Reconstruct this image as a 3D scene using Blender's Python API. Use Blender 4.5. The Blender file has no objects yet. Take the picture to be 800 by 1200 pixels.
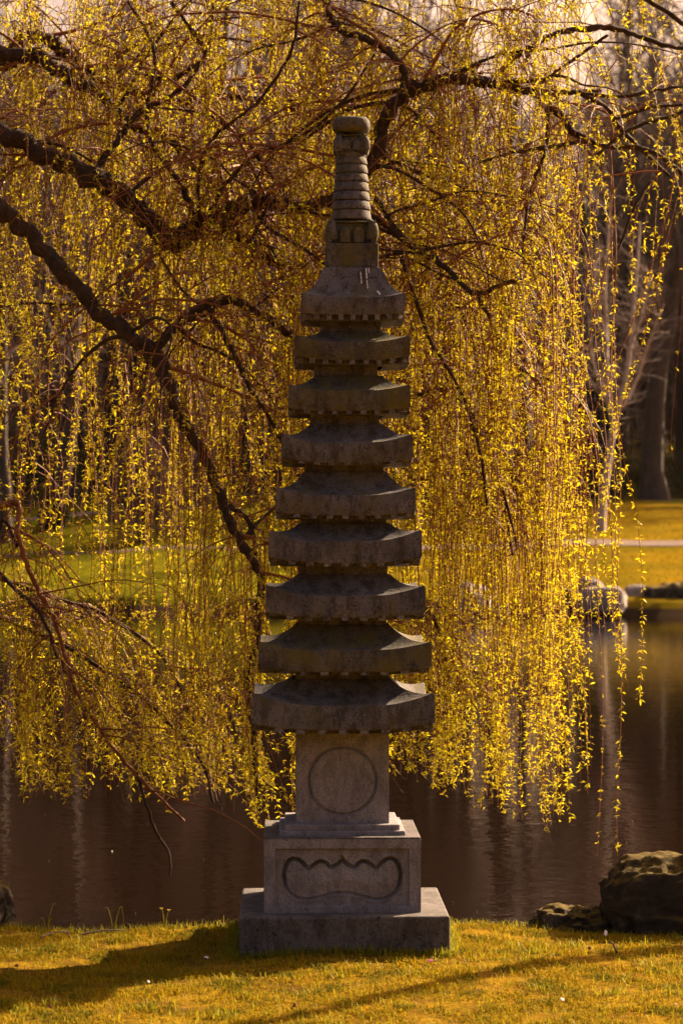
import bpy, bmesh, math, random
import numpy as np
from mathutils import Vector, Matrix, noise as mn

R = math.radians
SC = bpy.context.scene
COL = SC.collection
rng = np.random.default_rng(7)
random.seed(7)

# ------------------------------------------------------------------ camera, light, exposure
EYE = 2.41                      # the lens above the grass the pagoda stands on
FPX = 3005.0                    # focal length in pixels of an 800 px wide picture
cam_data = bpy.data.cameras.new('camera')
cam = bpy.data.objects.new('camera', cam_data)
COL.objects.link(cam)
cam.location = (0, 0, EYE)
cam.rotation_euler = (R(90) + 25.0 / FPX, 0, 0)
cam_data.sensor_fit = 'HORIZONTAL'
cam_data.sensor_width = 24.0
cam_data.lens = FPX / 800 * 24.0
cam_data.clip_start = 0.5
cam_data.clip_end = 4000
cam_data.dof.use_dof = True
cam_data.dof.focus_distance = 15.6
cam_data.dof.aperture_fstop = 3.6
SC.camera = cam

SUN_EL, SUN_ROT = R(29), R(48)
world = bpy.data.worlds.new('World')
SC.world = world
world.use_nodes = True
wn = world.node_tree.nodes
wl = world.node_tree.links
sky = wn.new('ShaderNodeTexSky')
sky.sky_type = 'NISHITA'
sky.sun_disc = False
sky.sun_elevation = SUN_EL
sky.sun_rotation = SUN_ROT
sky.air_density = 1.0
sky.dust_density = 10.0
sky.ozone_density = 0.3
tint = wn.new('ShaderNodeMix')
tint.data_type = 'RGBA'
tint.blend_type = 'MULTIPLY'
tint.inputs[0].default_value = 1.0
tint.inputs[7].default_value = (1.0, 0.74, 0.62, 1)
wl.new(sky.outputs[0], tint.inputs[6])
wl.new(tint.outputs[2], wn['Background'].inputs[0])
wn['Background'].inputs[1].default_value = 0.06

sun_data = bpy.data.lights.new('sun', 'SUN')
sun_data.energy = 5.0
sun_data.angle = R(0.5)
sun_data.color = (1.0, 0.77, 0.48)
sun = bpy.data.objects.new('sun', sun_data)
COL.objects.link(sun)
to_sun = Vector((math.sin(SUN_ROT) * math.cos(SUN_EL), math.cos(SUN_ROT) * math.cos(SUN_EL), math.sin(SUN_EL)))
sun.rotation_euler = to_sun.to_track_quat('Z', 'Y').to_euler()
sun.location = (20, 10, 30)

SC.view_settings.view_transform = 'Standard'
SC.view_settings.look = 'None'
SC.view_settings.gamma = 1
SC.view_settings.exposure = 2.12
SC.cycles.max_bounces = 8
SC.cycles.transparent_max_bounces = 8
SC.cycles.use_adaptive_sampling = True
SC.cycles.use_denoising = True


def P(px, py, Y):
    """a direction of the photograph (800 x 1200) at a distance Y, as a world point"""
    return np.array(((px - 400) * Y / FPX, Y, EYE - (py - 625) * Y / FPX))


def to_px(p):
    return 400 + p[0] * FPX / p[1], 625 - (p[2] - EYE) * FPX / p[1]


# ------------------------------------------------------------------ object helpers
class MB:
    """collects polygons for one mesh"""
    def __init__(self):
        self.v, self.f, self.m, self.n = [], [], [], 0

    def add(self, verts, faces, mat=0):
        verts = np.asarray(verts, dtype=np.float64).reshape(-1, 3)
        faces = np.asarray(faces, dtype=np.int64)
        self.v.append(verts)
        self.f.append(faces + self.n)
        self.m.append((len(faces), mat))
        self.n += len(verts)

    def mesh(self, name, mats, smooth=True):
        me = bpy.data.meshes.new(name)
        V = np.concatenate(self.v)
        loops = np.concatenate([f.ravel() for f in self.f])
        sizes = np.concatenate([np.full(len(f), f.shape[1]) for f in self.f])
        mi = np.concatenate([np.full(c, m) for c, m in self.m])
        me.vertices.add(len(V))
        me.vertices.foreach_set('co', V.ravel())
        me.loops.add(len(loops))
        me.loops.foreach_set('vertex_index', loops.astype(np.int32))
        me.polygons.add(len(sizes))
        starts = np.concatenate(([0], np.cumsum(sizes)[:-1])).astype(np.int32)
        me.polygons.foreach_set('loop_start', starts)
        me.polygons.foreach_set('material_index', mi.astype(np.int32))
        for m in (mats if isinstance(mats, (list, tuple)) else [mats]):
            me.materials.append(m)
        me.update(calc_edges=True)
        me.validate()
        me.polygons.foreach_set('use_smooth', np.full(len(me.polygons), bool(smooth)))
        return me


def obj(name, me, parent=None, loc=None):
    o = bpy.data.objects.new(name, me)
    COL.objects.link(o)
    if loc is not None:
        o.location = loc
    if parent is not None:
        o.parent = parent
    return o


def tag(o, label=None, cat=None, group=None, kind=None):
    for k, v in (('label', label), ('category', cat), ('group', group), ('kind', kind)):
        if v:
            o[k] = v
    return o


def thing(name, label, cat, loc=(0, 0, 0), group=None):
    o = bpy.data.objects.new(name, None)
    COL.objects.link(o)
    o.location = loc
    o.empty_display_size = 0.2
    return tag(o, label, cat, group)


def copy_tree(o, parent=None):
    c = o.copy()
    COL.objects.link(c)
    if parent is not None:
        c.parent = parent
    for ch in o.children:
        copy_tree(ch, c)
    return c


def sharp(o, deg=40):
    me = o.data
    me.set_sharp_from_angle(angle=R(deg))


def bevel(o, w=0.006, seg=2):
    b = o.modifiers.new('bevel', 'BEVEL')
    b.width = w
    b.segments = seg
    b.limit_method = 'ANGLE'
    b.angle_limit = R(38)
    b.harden_normals = False
    return o


def box_bm(x0, x1, y0, y1, z0, z1, mb=None, mat=0):
    mb = mb or MB()
    v = [(x, y, z) for z in (z0, z1) for y in (y0, y1) for x in (x0, x1)]
    mb.add(v, [(0, 2, 3, 1), (4, 5, 7, 6), (0, 1, 5, 4), (2, 6, 7, 3), (0, 4, 6, 2), (1, 3, 7, 5)], mat)
    return mb


def catmull(pts, n_per=5):
    """smooth a list of rows (any width) with a Catmull-Rom spline"""
    p = np.asarray(pts, float)
    if len(p) < 3:
        t = np.linspace(0, 1, n_per + 1)[:, None]
        return p[0] + (p[-1] - p[0]) * t
    e = np.vstack((2 * p[0] - p[1], p, 2 * p[-1] - p[-2]))
    out = []
    for i in range(1, len(e) - 2):
        a, b, c, d = e[i - 1], e[i], e[i + 1], e[i + 2]
        t = np.linspace(0, 1, n_per, endpoint=False)[:, None]
        out.append(0.5 * (2 * b + (c - a) * t + (2 * a - 5 * b + 4 * c - d) * t ** 2 + (3 * b - a - 3 * c + d) * t ** 3))
    out.append(p[-1:])
    return np.vstack(out)


def tube(mb, pts, rad, n=6, mat=0, rough=0.0, cap=True):
    pts = np.asarray(pts, float)
    rad = np.broadcast_to(np.asarray(rad, float), (len(pts),))
    t = np.gradient(pts, axis=0)
    t /= np.linalg.norm(t, axis=1)[:, None] + 1e-9
    ref = np.array((0.0, 0.0, 1.0)) if abs(t[0][2]) < 0.9 else np.array((1.0, 0.0, 0.0))
    # one fixed reference, re-orthogonalised ring by ring
    u = np.empty_like(pts)
    cur = ref
    for i in range(len(pts)):
        cur = cur - t[i] * np.dot(cur, t[i])
        l = math.sqrt(cur[0] ** 2 + cur[1] ** 2 + cur[2] ** 2)
        if l < 1e-4:
            cur = np.array((t[i][1], -t[i][0], 0.3))
            cur = cur - t[i] * np.dot(cur, t[i])
            l = np.linalg.norm(cur)
        cur = cur / l
        u[i] = cur
    w = np.cross(t, u)
    a = np.linspace(0, 2 * math.pi, n, endpoint=False)
    ring = np.cos(a)[None, :, None] * u[:, None, :] + np.sin(a)[None, :, None] * w[:, None, :]
    rr = rad[:, None, None]
    if rough:
        rr = rr * (1 + rough * rng.normal(size=(len(pts), n, 1)))
    V = (pts[:, None, :] + ring * rr).reshape(-1, 3)
    i = np.arange(len(pts) - 1)[:, None] * n
    j = np.arange(n)[None, :]
    k = (j + 1) % n
    F = np.stack((i + j, i + k, i + n + k, i + n + j), -1).reshape(-1, 4)
    mb.add(V, F, mat)
    if cap:
        tip = np.vstack((V[-n:], pts[-1] + t[-1] * rad[-1]))
        mb.add(tip, [(q, (q + 1) % n, n) for q in range(n)], mat)


# ------------------------------------------------------------------ materials
class NT:
    def __init__(self, name, rough=0.8, spec=0.3):
        self.m = bpy.data.materials.new(name)
        self.m.use_nodes = True
        self.t = self.m.node_tree
        self.p = self.t.nodes['Principled BSDF']
        self.out = self.t.nodes['Material Output']
        self.p.inputs['Roughness'].default_value = rough
        self.p.inputs['Specular IOR Level'].default_value = spec
        self.co = None

    def n(self, typ, **kw):
        nd = self.t.nodes.new('ShaderNode' + typ)
        for k, v in kw.items():
            setattr(nd, k, v)
        return nd

    def l(self, a, b):
        self.t.links.new(a, b)

    def coord(self, which='Object'):
        c = self.n('TexCoord')
        return c.outputs[which]

    def noise(self, scale, detail=4, rough=0.55, vec=None, stretch=None, dist=0.0):
        if vec is None:
            vec = self.coord()
        if stretch:
            mp = self.n('Mapping')
            mp.inputs['Scale'].default_value = stretch
            self.l(vec, mp.inputs[0])
            vec = mp.outputs[0]
        t = self.n('TexNoise')
        t.inputs['Scale'].default_value = scale
        t.inputs['Detail'].default_value = detail
        t.inputs['Roughness'].default_value = rough
        t.inputs['Distortion'].default_value = dist
        self.l(vec, t.inputs['Vector'])
        return t.outputs[0]

    def ramp(self, fac, stops):
        r = self.n('ValToRGB')
        e = r.color_ramp.elements
        while len(e) < len(stops):
            e.new(0.5)
        for q, (pos, c) in zip(e, stops):
            q.position = pos
            q.color = (c, c, c, 1) if isinstance(c, (int, float)) else (*c, 1)
        self.l(fac, r.inputs[0])
        return r.outputs[0]

    def mix(self, fac, a, b, blend='MIX'):
        x = self.n('Mix', data_type='RGBA', blend_type=blend)
        if isinstance(fac, (int, float)):
            x.inputs[0].default_value = fac
        else:
            self.l(fac, x.inputs[0])
        for s, v in ((6, a), (7, b)):
            if isinstance(v, tuple):
                x.inputs[s].default_value = (*v, 1)
            else:
                self.l(v, x.inputs[s])
        return x.outputs[2]

    def bump(self, h, strength=0.5, dist=0.01, prev=None):
        b = self.n('Bump')
        b.inputs['Strength'].default_value = strength
        b.inputs['Distance'].default_value = abs(dist)
        b.invert = dist < 0
        self.l(h, b.inputs['Height'])
        if prev is not None:
            self.l(prev, b.inputs['Normal'])
        self.l(b.outputs[0], self.p.inputs['Normal'])
        return b.outputs[0]

    def base(self, c):
        if isinstance(c, tuple):
            self.p.inputs['Base Color'].default_value = (*c, 1)
        else:
            self.l(c, self.p.inputs['Base Color'])
        return self


def stone_mat(name, c0, c1, moss=0.0, stain=0.5, pits=0.8):
    k = NT(name, 0.88, 0.25)
    geo = k.n('NewGeometry').outputs['Position']
    big = k.noise(3.2, 5, 0.6, geo)
    col = k.ramp(big, [(0.3, c0), (0.7, c1)])
    fine = k.noise(150, 3, 0.7, geo)
    col = k.mix(1.0, col, k.ramp(fine, [(0.36, 0.6), (0.5, 0.97), (0.63, 1.3)]), 'MULTIPLY')
    # dark algae blotches and streaks
    bl = k.noise(14, 7, 0.75, geo, stretch=(1, 1, 0.38))
    col = k.mix(k.ramp(bl, [(0.46, 0.0), (0.58, stain)]), col, (0.028, 0.022, 0.02))
    pit = k.noise(60, 2, 0.5, geo)
    col = k.mix(k.ramp(pit, [(0.61, 0.0), (0.67, pits)]), col, (0.016, 0.013, 0.011))
    pale = k.noise(33, 3, 0.6, geo)
    col = k.mix(k.ramp(pale, [(0.62, 0.0), (0.72, 0.4)]), col, (0.24, 0.2, 0.18))
    if moss:
        mo = k.noise(5.5, 6, 0.65, geo)
        col = k.mix(k.ramp(mo, [(0.45, 0.0), (0.65, moss)]), col, (0.10, 0.078, 0.012))
    k.base(col)
    b = k.bump(fine, 0.35, 0.004)
    b = k.bump(pit, 0.5, -0.006, b)
    k.bump(bl, 0.4, 0.008, b)
    return k.m


M = {}
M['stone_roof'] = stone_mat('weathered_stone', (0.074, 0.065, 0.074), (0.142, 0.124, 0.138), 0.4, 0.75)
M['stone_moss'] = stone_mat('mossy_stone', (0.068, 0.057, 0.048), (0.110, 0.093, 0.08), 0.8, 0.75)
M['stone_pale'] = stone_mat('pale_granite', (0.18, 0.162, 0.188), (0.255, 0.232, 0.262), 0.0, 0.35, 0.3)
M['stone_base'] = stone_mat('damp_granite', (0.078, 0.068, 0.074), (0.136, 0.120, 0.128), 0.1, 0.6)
M['stone_dentil'] = stone_mat('dentil_granite', (0.105, 0.094, 0.104), (0.19, 0.17, 0.188), 0.1, 0.8)
M['dropping'] = NT('white_streak', 0.7).base((0.62, 0.58, 0.56)).m

k = NT('rock_stone', 0.9, 0.2)
g = k.n('NewGeometry')
c = k.ramp(k.noise(4, 6, 0.7, g.outputs['Position']), [(0.35, (0.030, 0.023, 0.018)), (0.56, (0.06, 0.046, 0.036)), (0.70, (0.19, 0.155, 0.13))])
sx = k.n('SeparateXYZ')
k.l(g.outputs['Normal'], sx.inputs[0])
ad = k.n('Math', operation='MULTIPLY_ADD')
k.l(k.noise(9, 5, 0.7, g.outputs['Position']), ad.inputs[0])
ad.inputs[1].default_value = 0.9
k.l(sx.outputs[2], ad.inputs[2])
ad2 = k.n('Math', operation='MULTIPLY_ADD')
k.l(k.noise(60, 4, 0.8, g.outputs['Position']), ad2.inputs[0])
ad2.inputs[1].default_value = 0.55
k.l(ad.outputs[0], ad2.inputs[2])
ad3 = k.n('Math', operation='MULTIPLY')
k.l(ad2.outputs[0], ad3.inputs[0])
ad3.inputs[1].default_value = 0.5
c = k.mix(k.ramp(ad3.outputs[0], [(0.62, 0.0), (0.80, 0.9)]), c, (0.15, 0.095, 0.008))
k.base(c)
b = k.bump(k.noise(14, 8, 0.8, g.outputs['Position']), 1.0, 0.05)
k.bump(k.noise(70, 5, 0.8, g.outputs['Position']), 0.8, 0.015, b)
M['rock'] = k.m

k = NT('pale_boulder', 0.9, 0.2)
c = k.ramp(k.noise(2.2, 7, 0.7), [(0.3, (0.16, 0.13, 0.12)), (0.7, (0.36, 0.30, 0.28))])
k.base(c)
k.bump(k.noise(6, 8, 0.75), 0.8, 0.06)
M['boulder'] = k.m


def bark_mat(name, c0, c1, scale=20, lo=(1, 1, 0.25), rough=0.9):
    k = NT(name, rough, 0.25)
    a = k.noise(scale, 6, 0.7, stretch=lo)
    k.base(k.ramp(a, [(0.3, c0), (0.7, c1)]))
    k.bump(a, 0.8, 0.03)
    return k.m


M['willow_bark'] = bark_mat('willow_bark', (0.018, 0.010, 0.006), (0.07, 0.038, 0.022), 22, (0.6, 0.6, 0.6))
M['willow_twig'] = bark_mat('willow_twig', (0.13, 0.036, 0.010), (0.27, 0.088, 0.022), 8, (1, 1, 1), 0.6)
M['wood_bark'] = bark_mat('wood_bark', (0.022, 0.013, 0.010), (0.055, 0.035, 0.028), 3)
M['wood_twig'] = bark_mat('wood_twig', (0.060, 0.034, 0.028), (0.11, 0.066, 0.055), 1.5)
M['dark_bark'] = bark_mat('dark_bark', (0.035, 0.023, 0.020), (0.085, 0.058, 0.05), 3)  # bark colour lightened to stand in for haze over the far trunks
M['red_twig'] = bark_mat('red_twig', (0.10, 0.055, 0.045), (0.19, 0.105, 0.085), 1.5)
M['birch_bark'] = bark_mat('birch_bark', (0.28, 0.21, 0.20), (0.52, 0.42, 0.40), 2.5, (1, 1, 3))
M['birch_twig'] = bark_mat('birch_twig', (0.13, 0.085, 0.075), (0.22, 0.15, 0.135), 2)


def leaf_mat(name, stops, transl, rough=0.5, spec=0.05, patch=None):
    k = NT(name, rough, spec)
    rnd = k.n('NewGeometry').outputs['Random Per Island']
    col = k.ramp(rnd, stops)
    if patch:
        pos = k.n('NewGeometry').outputs['Position']
        col = k.mix(k.ramp(k.noise(patch[0], 4, 0.6, pos), [(patch[1], 0.0), (patch[2], patch[4])]), col, patch[3])
    k.base(col)
    tr = k.n('BsdfTranslucent')
    k.l(col, tr.inputs[0])
    mx = k.n('MixShader')
    mx.inputs[0].default_value = transl
    k.l(k.p.outputs[0], mx.inputs[1])
    k.l(tr.outputs[0], mx.inputs[2])
    k.l(mx.outputs[0], k.out.inputs[0])
    return k.m


M['willow_leaf'] = leaf_mat('willow_leaf', [(0.0, (0.38, 0.26, 0.007)), (0.35, (0.52, 0.41, 0.009)), (0.75, (0.60, 0.505, 0.012)), (1.0, (0.28, 0.29, 0.012))], 0.62, 0.5, 0.2)
M['grass_blade'] = leaf_mat('grass_blade', [(0.0, (0.13, 0.055, 0.006)), (0.15, (0.27, 0.155, 0.005)), (0.5, (0.38, 0.25, 0.006)), (0.8, (0.24, 0.19, 0.006)), (1.0, (0.13, 0.13, 0.007))], 0.35, 0.9,
                            patch=(3.1, 0.48, 0.62, (0.075, 0.085, 0.006), 0.85))
M['green_blade'] = leaf_mat('green_blade', [(0.0, (0.16, 0.17, 0.012)), (1.0, (0.32, 0.26, 0.015))], 0.45)
M['evergreen'] = leaf_mat('evergreen_leaf', [(0.0, (0.016, 0.018, 0.008)), (0.6, (0.04, 0.04, 0.012)), (1.0, (0.08, 0.07, 0.014))], 0.2)
M['ivy'] = leaf_mat('undergrowth_leaf', [(0.0, (0.045, 0.032, 0.012)), (0.6, (0.09, 0.075, 0.012)), (1.0, (0.16, 0.12, 0.02))], 0.3)
M['flower'] = NT('yellow_petal', 0.6).base((0.75, 0.52, 0.02)).m
M['pink'] = NT('pink_petal', 0.6).base((0.62, 0.12, 0.30)).m
M['white_petal'] = NT('white_petal', 0.6).base((0.72, 0.62, 0.58)).m
M['dry_leaf'] = NT('dry_leaf', 0.8).base((0.16, 0.07, 0.03)).m

k = NT('path_gravel', 0.95, 0.1)
k.base(k.ramp(k.noise(3, 5), [(0.3, (0.10, 0.066, 0.054)), (0.7, (0.15, 0.10, 0.084))]))
M['path'] = k.m

# ground: near lawn, pond bed, far lawn, wood floor are told apart by where they lie
k = NT('ground_turf', 1.0, 0.0)
pos = k.n('NewGeometry').outputs['Position']
sp = k.n('SeparateXYZ')
k.l(pos, sp.inputs[0])
near = k.ramp(k.noise(4, 6, 0.7, pos), [(0.35, (0.12, 0.07, 0.012)), (0.65, (0.30, 0.18, 0.012))])
near = k.mix(k.ramp(k.noise(40, 3, 0.7, pos), [(0.4, 0.0), (0.7, 0.6)]), near, (0.09, 0.045, 0.012))
far = k.ramp(k.noise(0.16, 6, 0.65, pos), [(0.38, (0.10, 0.075, 0.005)), (0.62, (0.21, 0.125, 0.006))])
far = k.mix(k.ramp(k.noise(1.3, 6, 0.7, pos, stretch=(0.5, 1, 1)), [(0.42, 0.0), (0.7, 0.5)]), far, (0.15, 0.10, 0.012))
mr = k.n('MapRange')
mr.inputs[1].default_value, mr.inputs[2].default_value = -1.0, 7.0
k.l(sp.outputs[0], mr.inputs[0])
gr = k.ramp(k.noise(0.5, 5, 0.6, pos), [(0.35, (0.05, 0.052, 0.004)), (0.65, (0.13, 0.115, 0.005))])  # greener lawn on the left, its partial shade also darkened into the colour
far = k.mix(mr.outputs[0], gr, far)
hill = k.ramp(k.noise(0.2, 6, 0.7, pos), [(0.38, (0.016, 0.008, 0.004)), (0.6, (0.034, 0.019, 0.011))])
floor = k.ramp(k.noise(0.35, 6, 0.7, pos), [(0.38, (0.035, 0.025, 0.010)), (0.55, (0.06, 0.052, 0.009)), (0.72, (0.11, 0.09, 0.012))])
edge = k.n('Math', operation='MULTIPLY_ADD')
k.l(k.noise(0.12, 4, 0.6, pos), edge.inputs[0])
edge.inputs[1].default_value = 14
k.l(sp.outputs[1], edge.inputs[2])
mf = k.n('MapRange')
mf.inputs[1].default_value, mf.inputs[2].default_value = 140, 143
k.l(edge.outputs[0], mf.inputs[0])
far = k.mix(mf.outputs[0], far, floor)
mh = k.n('MapRange')
mh.inputs[1].default_value, mh.inputs[2].default_value = 155, 185
k.l(edge.outputs[0], mh.inputs[0])
far = k.mix(mh.outputs[0], far, hill)
mn_ = k.n('MapRange')
mn_.inputs[1].default_value, mn_.inputs[2].default_value = 30, 50
k.l(sp.outputs[1], mn_.inputs[0])
near = k.mix(k.ramp(k.noise(2.3, 5, 0.65, pos), [(0.55, 0.0), (0.68, 0.7)]), near, (0.06, 0.032, 0.010))
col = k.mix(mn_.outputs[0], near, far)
mb_ = k.n('MapRange')   # bare dark soil at and below the water line
mb_.inputs[1].default_value, mb_.inputs[2].default_value = -0.13, -0.04
k.l(sp.outputs[2], mb_.inputs[0])
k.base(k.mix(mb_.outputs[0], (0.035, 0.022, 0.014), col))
k.bump(k.noise(12, 8, 0.75, pos), 0.8, 0.05)
M['ground'] = k.m

k = NT('pond_water', 0.045, 0.5)
k.p.inputs['IOR'].default_value = 1.33
k.p.inputs['Specular IOR Level'].default_value = 0.5
k.base((0.006, 0.0024, 0.0006))
pos = k.n('NewGeometry').outputs['Position']
w1 = k.noise(1.5, 3, 0.5, pos, stretch=(0.8, 1.0, 1))
w2 = k.noise(7.0, 2, 0.5, pos, stretch=(0.8, 1.0, 1))
b = k.bump(w1, 0.16, 0.03)
k.bump(w2, 0.24, 0.010, b)
M['water'] = k.m

# ------------------------------------------------------------------ ground, pond, path
WATER = -0.35


def sstep(a, b, x):
    t = np.clip((x - a) / (b - a), 0, 1)
    return t * t * (3 - 2 * t)


def shore_near(x):
    bulge = 5.5 * sstep(-3.2, -5.0, x) + 5.0 * sstep(3.6, 5.4, x)
    return 15.86 + bulge + 0.07 * np.sin(x * 2.3) + 0.05 * np.sin(x * 5.1 + 1)


def shore_far(x):
    return 88.5 - 0.22 * x + 1.1 * np.sin(x * 0.33 + 0.6) + 0.5 * np.sin(x * 1.1)


def far_height(x, d):
    h = 0.14 + 0.082 * np.minimum(d, 72) + 0.25 * np.sin(x * 0.11 + d * 0.06) * sstep(5, 40, d)
    h = h + (0.03 + 0.105 * (1 - np.exp(-((x / np.maximum(d + 88, 1) - 0.074) / 0.034) ** 2))) * np.clip(d - 70, 0, 190)
    return h


def height(x, y):
    x = np.asarray(x, float)
    y = np.asarray(y, float)
    e1 = y - shore_near(x)
    near = 0.02 * np.sin(x * 1.7 + y * 0.9) + 0.012 * np.sin(x * 4.1 - y * 3.3) - 0.03 * sstep(-0.35, 0.05, e1)
    near = near - 1.3 * sstep(-0.02, 1.6, e1) - 0.05 * sstep(-0.1, 0.12, e1) + 0.01 * np.clip(10 - y, 0, 30)
    d = y - shore_far(x)
    step = 0.51 * sstep(-0.1, 0.3, d)
    far = np.where(d < 0.3, -1.3 + 0.95 * sstep(-7, -0.1, d) - 0.02, -0.37) + step
    far = np.where(d > 0.3, far_height(x, d) , far)
    side = sstep(62, 74, np.abs(x)) * 1.9
    h = np.where(y < 52, near, far)
    return np.where((e1 > 0) & (d < 0.3), np.maximum(h, h + side), h)


def axis(parts):
    return np.unique(np.concatenate([np.linspace(a, b, n) for a, b, n in parts]).round(4))


gx = axis([(-900, -80, 12), (-80, -20, 40), (-20, -5, 40), (-5, 5, 101), (5, 20, 40), (20, 80, 40), (80, 900, 12)])
gy = axis([(-60, 8, 18), (8, 13, 26), (13, 17.6, 60), (17.6, 26, 24), (26, 80, 14), (80, 116, 100), (116, 400, 70), (400, 1600, 12)])
X, Y = np.meshgrid(gx, gy)
Z = height(X, Y)
nx, ny = len(gx), len(gy)
i, j = np.meshgrid(np.arange(nx - 1), np.arange(ny - 1))
q = (j * nx + i).ravel()
gmb = MB()
gmb.add(np.stack((X, Y, Z), -1).reshape(-1, 3), np.stack((q, q + 1, q + nx + 1, q + nx), 1))
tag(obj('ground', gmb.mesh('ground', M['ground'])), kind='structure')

# keep the sheet inside the basin
wx = np.linspace(-70, 70, 141)
lo = shore_near(wx) + 0.02
hi = shore_far(wx) + 0.2
wmb = MB()
wv = np.vstack((np.stack((wx, lo, np.full(141, WATER)), 1), np.stack((wx, hi, np.full(141, WATER)), 1)))
a = np.arange(140)
wmb.add(wv, np.stack((a, a + 1, a + 142, a + 141), 1))
tag(obj('pond_water', wmb.mesh('pond_water', M['water'])), kind='structure')


def path_strip(name, yf, width, x0, x1, n=120):
    xs = np.linspace(x0, x1, n)
    c = yf(xs)
    rows = []
    for s in (-0.5, -0.17, 0.17, 0.5):
        y = c + s * width(xs)
        rows.append(np.stack((xs, y, height(xs, y) + 0.035), 1))
    mb = MB()
    a = np.arange(n - 1)
    mb.add(np.concatenate(rows), np.concatenate([np.stack((b, b + 1, b + n + 1, b + n), 1) for b in (a, a + n, a + 2 * n)]))
    tag(obj(name, mb.mesh(name, M['path'])), kind='structure')


path_strip('gravel_path', lambda x: 106.0 - 0.14 * (x - 12) + 0.9 * np.sin(x * 0.09), lambda x: 0.7 + 1.9 * sstep(-2, 9, x), -60, 60)
path_strip('upper_gravel_path', lambda x: 128.5 + 0.004 * (x + 14) ** 2, lambda x: 1.7 + 0 * x, -50, -6)

# ------------------------------------------------------------------ the stone pagoda
PY = 15.2
pag = thing('stone_pagoda', 'tall nine-roofed grey stone pagoda standing on the grass in front of the pond', 'pagoda', (0, PY, 0))
pag.rotation_euler = (0, 0, R(1.3))


def wpx(px):                      # a front width in pixels -> metres (square plan, front face nearer)
    return px * PY / (FPX + px / 2)


def zpx(py, w):                   # a height in pixels on the front face of a block of width w
    return EYE - (py - 625) * (PY - w / 2) / FPX


def lean(px):                     # the column drifts slightly to the right as it rises
    return (px - 401.5) * PY / FPX


def square_block(name, x0, x1, y0, y1, mat, cx=None, top_in=0.0, bev=0.008):
    """a block whose front spans x0..x1, y0 (top) .. y1 (bottom) in the photograph"""
    w = wpx(x1 - x0)
    z1, z0 = zpx(y0, w), zpx(y1, w)
    h = w / 2
    t = h - top_in
    mb = MB()
    mb.add([(-h, -h, z0), (h, -h, z0), (h, h, z0), (-h, h, z0), (-t, -t, z1), (t, -t, z1), (t, t, z1), (-t, t, z1)],
           [(3, 2, 1, 0), (4, 5, 6, 7), (0, 1, 5, 4), (1, 2, 6, 5), (2, 3, 7, 6), (3, 0, 4, 7)])
    o = obj(name, mb.mesh(name, mat, False), pag, (lean((x0 + x1) / 2) if cx is None else cx, 0, 0))
    if bev:
        bevel(o, bev)
    return o, w, z0, z1


square_block('plinth', 279, 526, 1074, 1142, M['stone_base'], bev=0.014)


def carved_panels(name, x0, x1, y0, y1, mat, relief, parent, cx, res, corner=0.035):
    """four alike carved faces round a block, mitred at the corners"""
    w = wpx(x1 - x0)
    z1, z0 = zpx(y0, w), zpx(y1, w)
    h = w / 2
    n, m = res
    ed = 0.004
    us = np.unique(np.concatenate(([-h, -h + ed, h - ed, h], np.linspace(-h + 2 * ed, h - 2 * ed, n))))
    vs = np.unique(np.concatenate(([z0, z0 + ed, z1 - ed, z1], np.linspace(z0 + 2 * ed, z1 - 2 * ed, m))))
    U, Vv = np.meshgrid(us, vs)
    D = relief(U, Vv, w, z0, z1)
    # rounded arris
    rim = np.minimum(np.minimum(h - np.abs(U), Vv - z0), z1 - Vv)
    D = D + np.where(rim < ed * 0.5, 0.004, 0)
    Yd = -h + D
    front = np.stack((np.clip(U, -h + 0.004, h - 0.004) if False else U * (1 - np.where(rim < ed * .5, 0.004 / h, 0)), Yd, Vv), -1).reshape(-1, 3)
    nu, nv = len(us), len(vs)
    i, j = np.meshgrid(np.arange(nu - 1), np.arange(nv - 1))
    q = (j * nu + i).ravel()
    mb = MB()
    mb.add(front, np.stack((q, q + 1, q + nu + 1, q + nu), 1))
    # skirt to a back face, mitred
    loop = list(range(nu)) + [nu * r + nu - 1 for r in range(1, nv)] + [nu * (nv - 1) + c for c in range(nu - 2, -1, -1)] + [nu * r for r in range(nv - 2, 0, -1)]
    lp = front[loop]
    bk = lp.copy()
    bk[:, 1] = -h + corner
    bk[:, 0] = np.clip(bk[:, 0], -h + corner, h - corner)
    L = len(loop)
    a = np.arange(L)
    mb.add(np.vstack((lp, bk)), np.stack(((a + 1) % L, a, a + L, (a + 1) % L + L), 1))
    me = mb.mesh(name, mat)
    me.set_sharp_from_angle(angle=R(50))
    for r in range(4):
        o = obj(name, me, parent, (cx, 0, 0) if parent is pag else (0, 0, 0))
        o.rotation_euler = (0, 0, r * math.pi / 2)
    return w, z0, z1


def seg_dist(U, V, poly):
    """signed distance to a closed polygon (negative inside)"""
    p = np.asarray(poly, float)
    d = np.full(U.shape, 1e9)
    inside = np.zeros(U.shape, bool)
    for a, b in zip(p, np.roll(p, -1, 0)):
        ab = b - a
        t = np.clip(((U - a[0]) * ab[0] + (V - a[1]) * ab[1]) / (ab @ ab + 1e-12), 0, 1)
        d = np.minimum(d, np.hypot(U - a[0] - t * ab[0], V - a[1] - t * ab[1]))
        c = ((a[1] <= V) & (b[1] > V)) | ((b[1] <= V) & (a[1] > V))
        with np.errstate(divide='ignore', invalid='ignore'):
            xi = a[0] + (V - a[1]) / (b[1] - a[1]) * ab[0]
        inside ^= c & (U < xi)
    return np.where(inside, -d, d)


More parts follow.
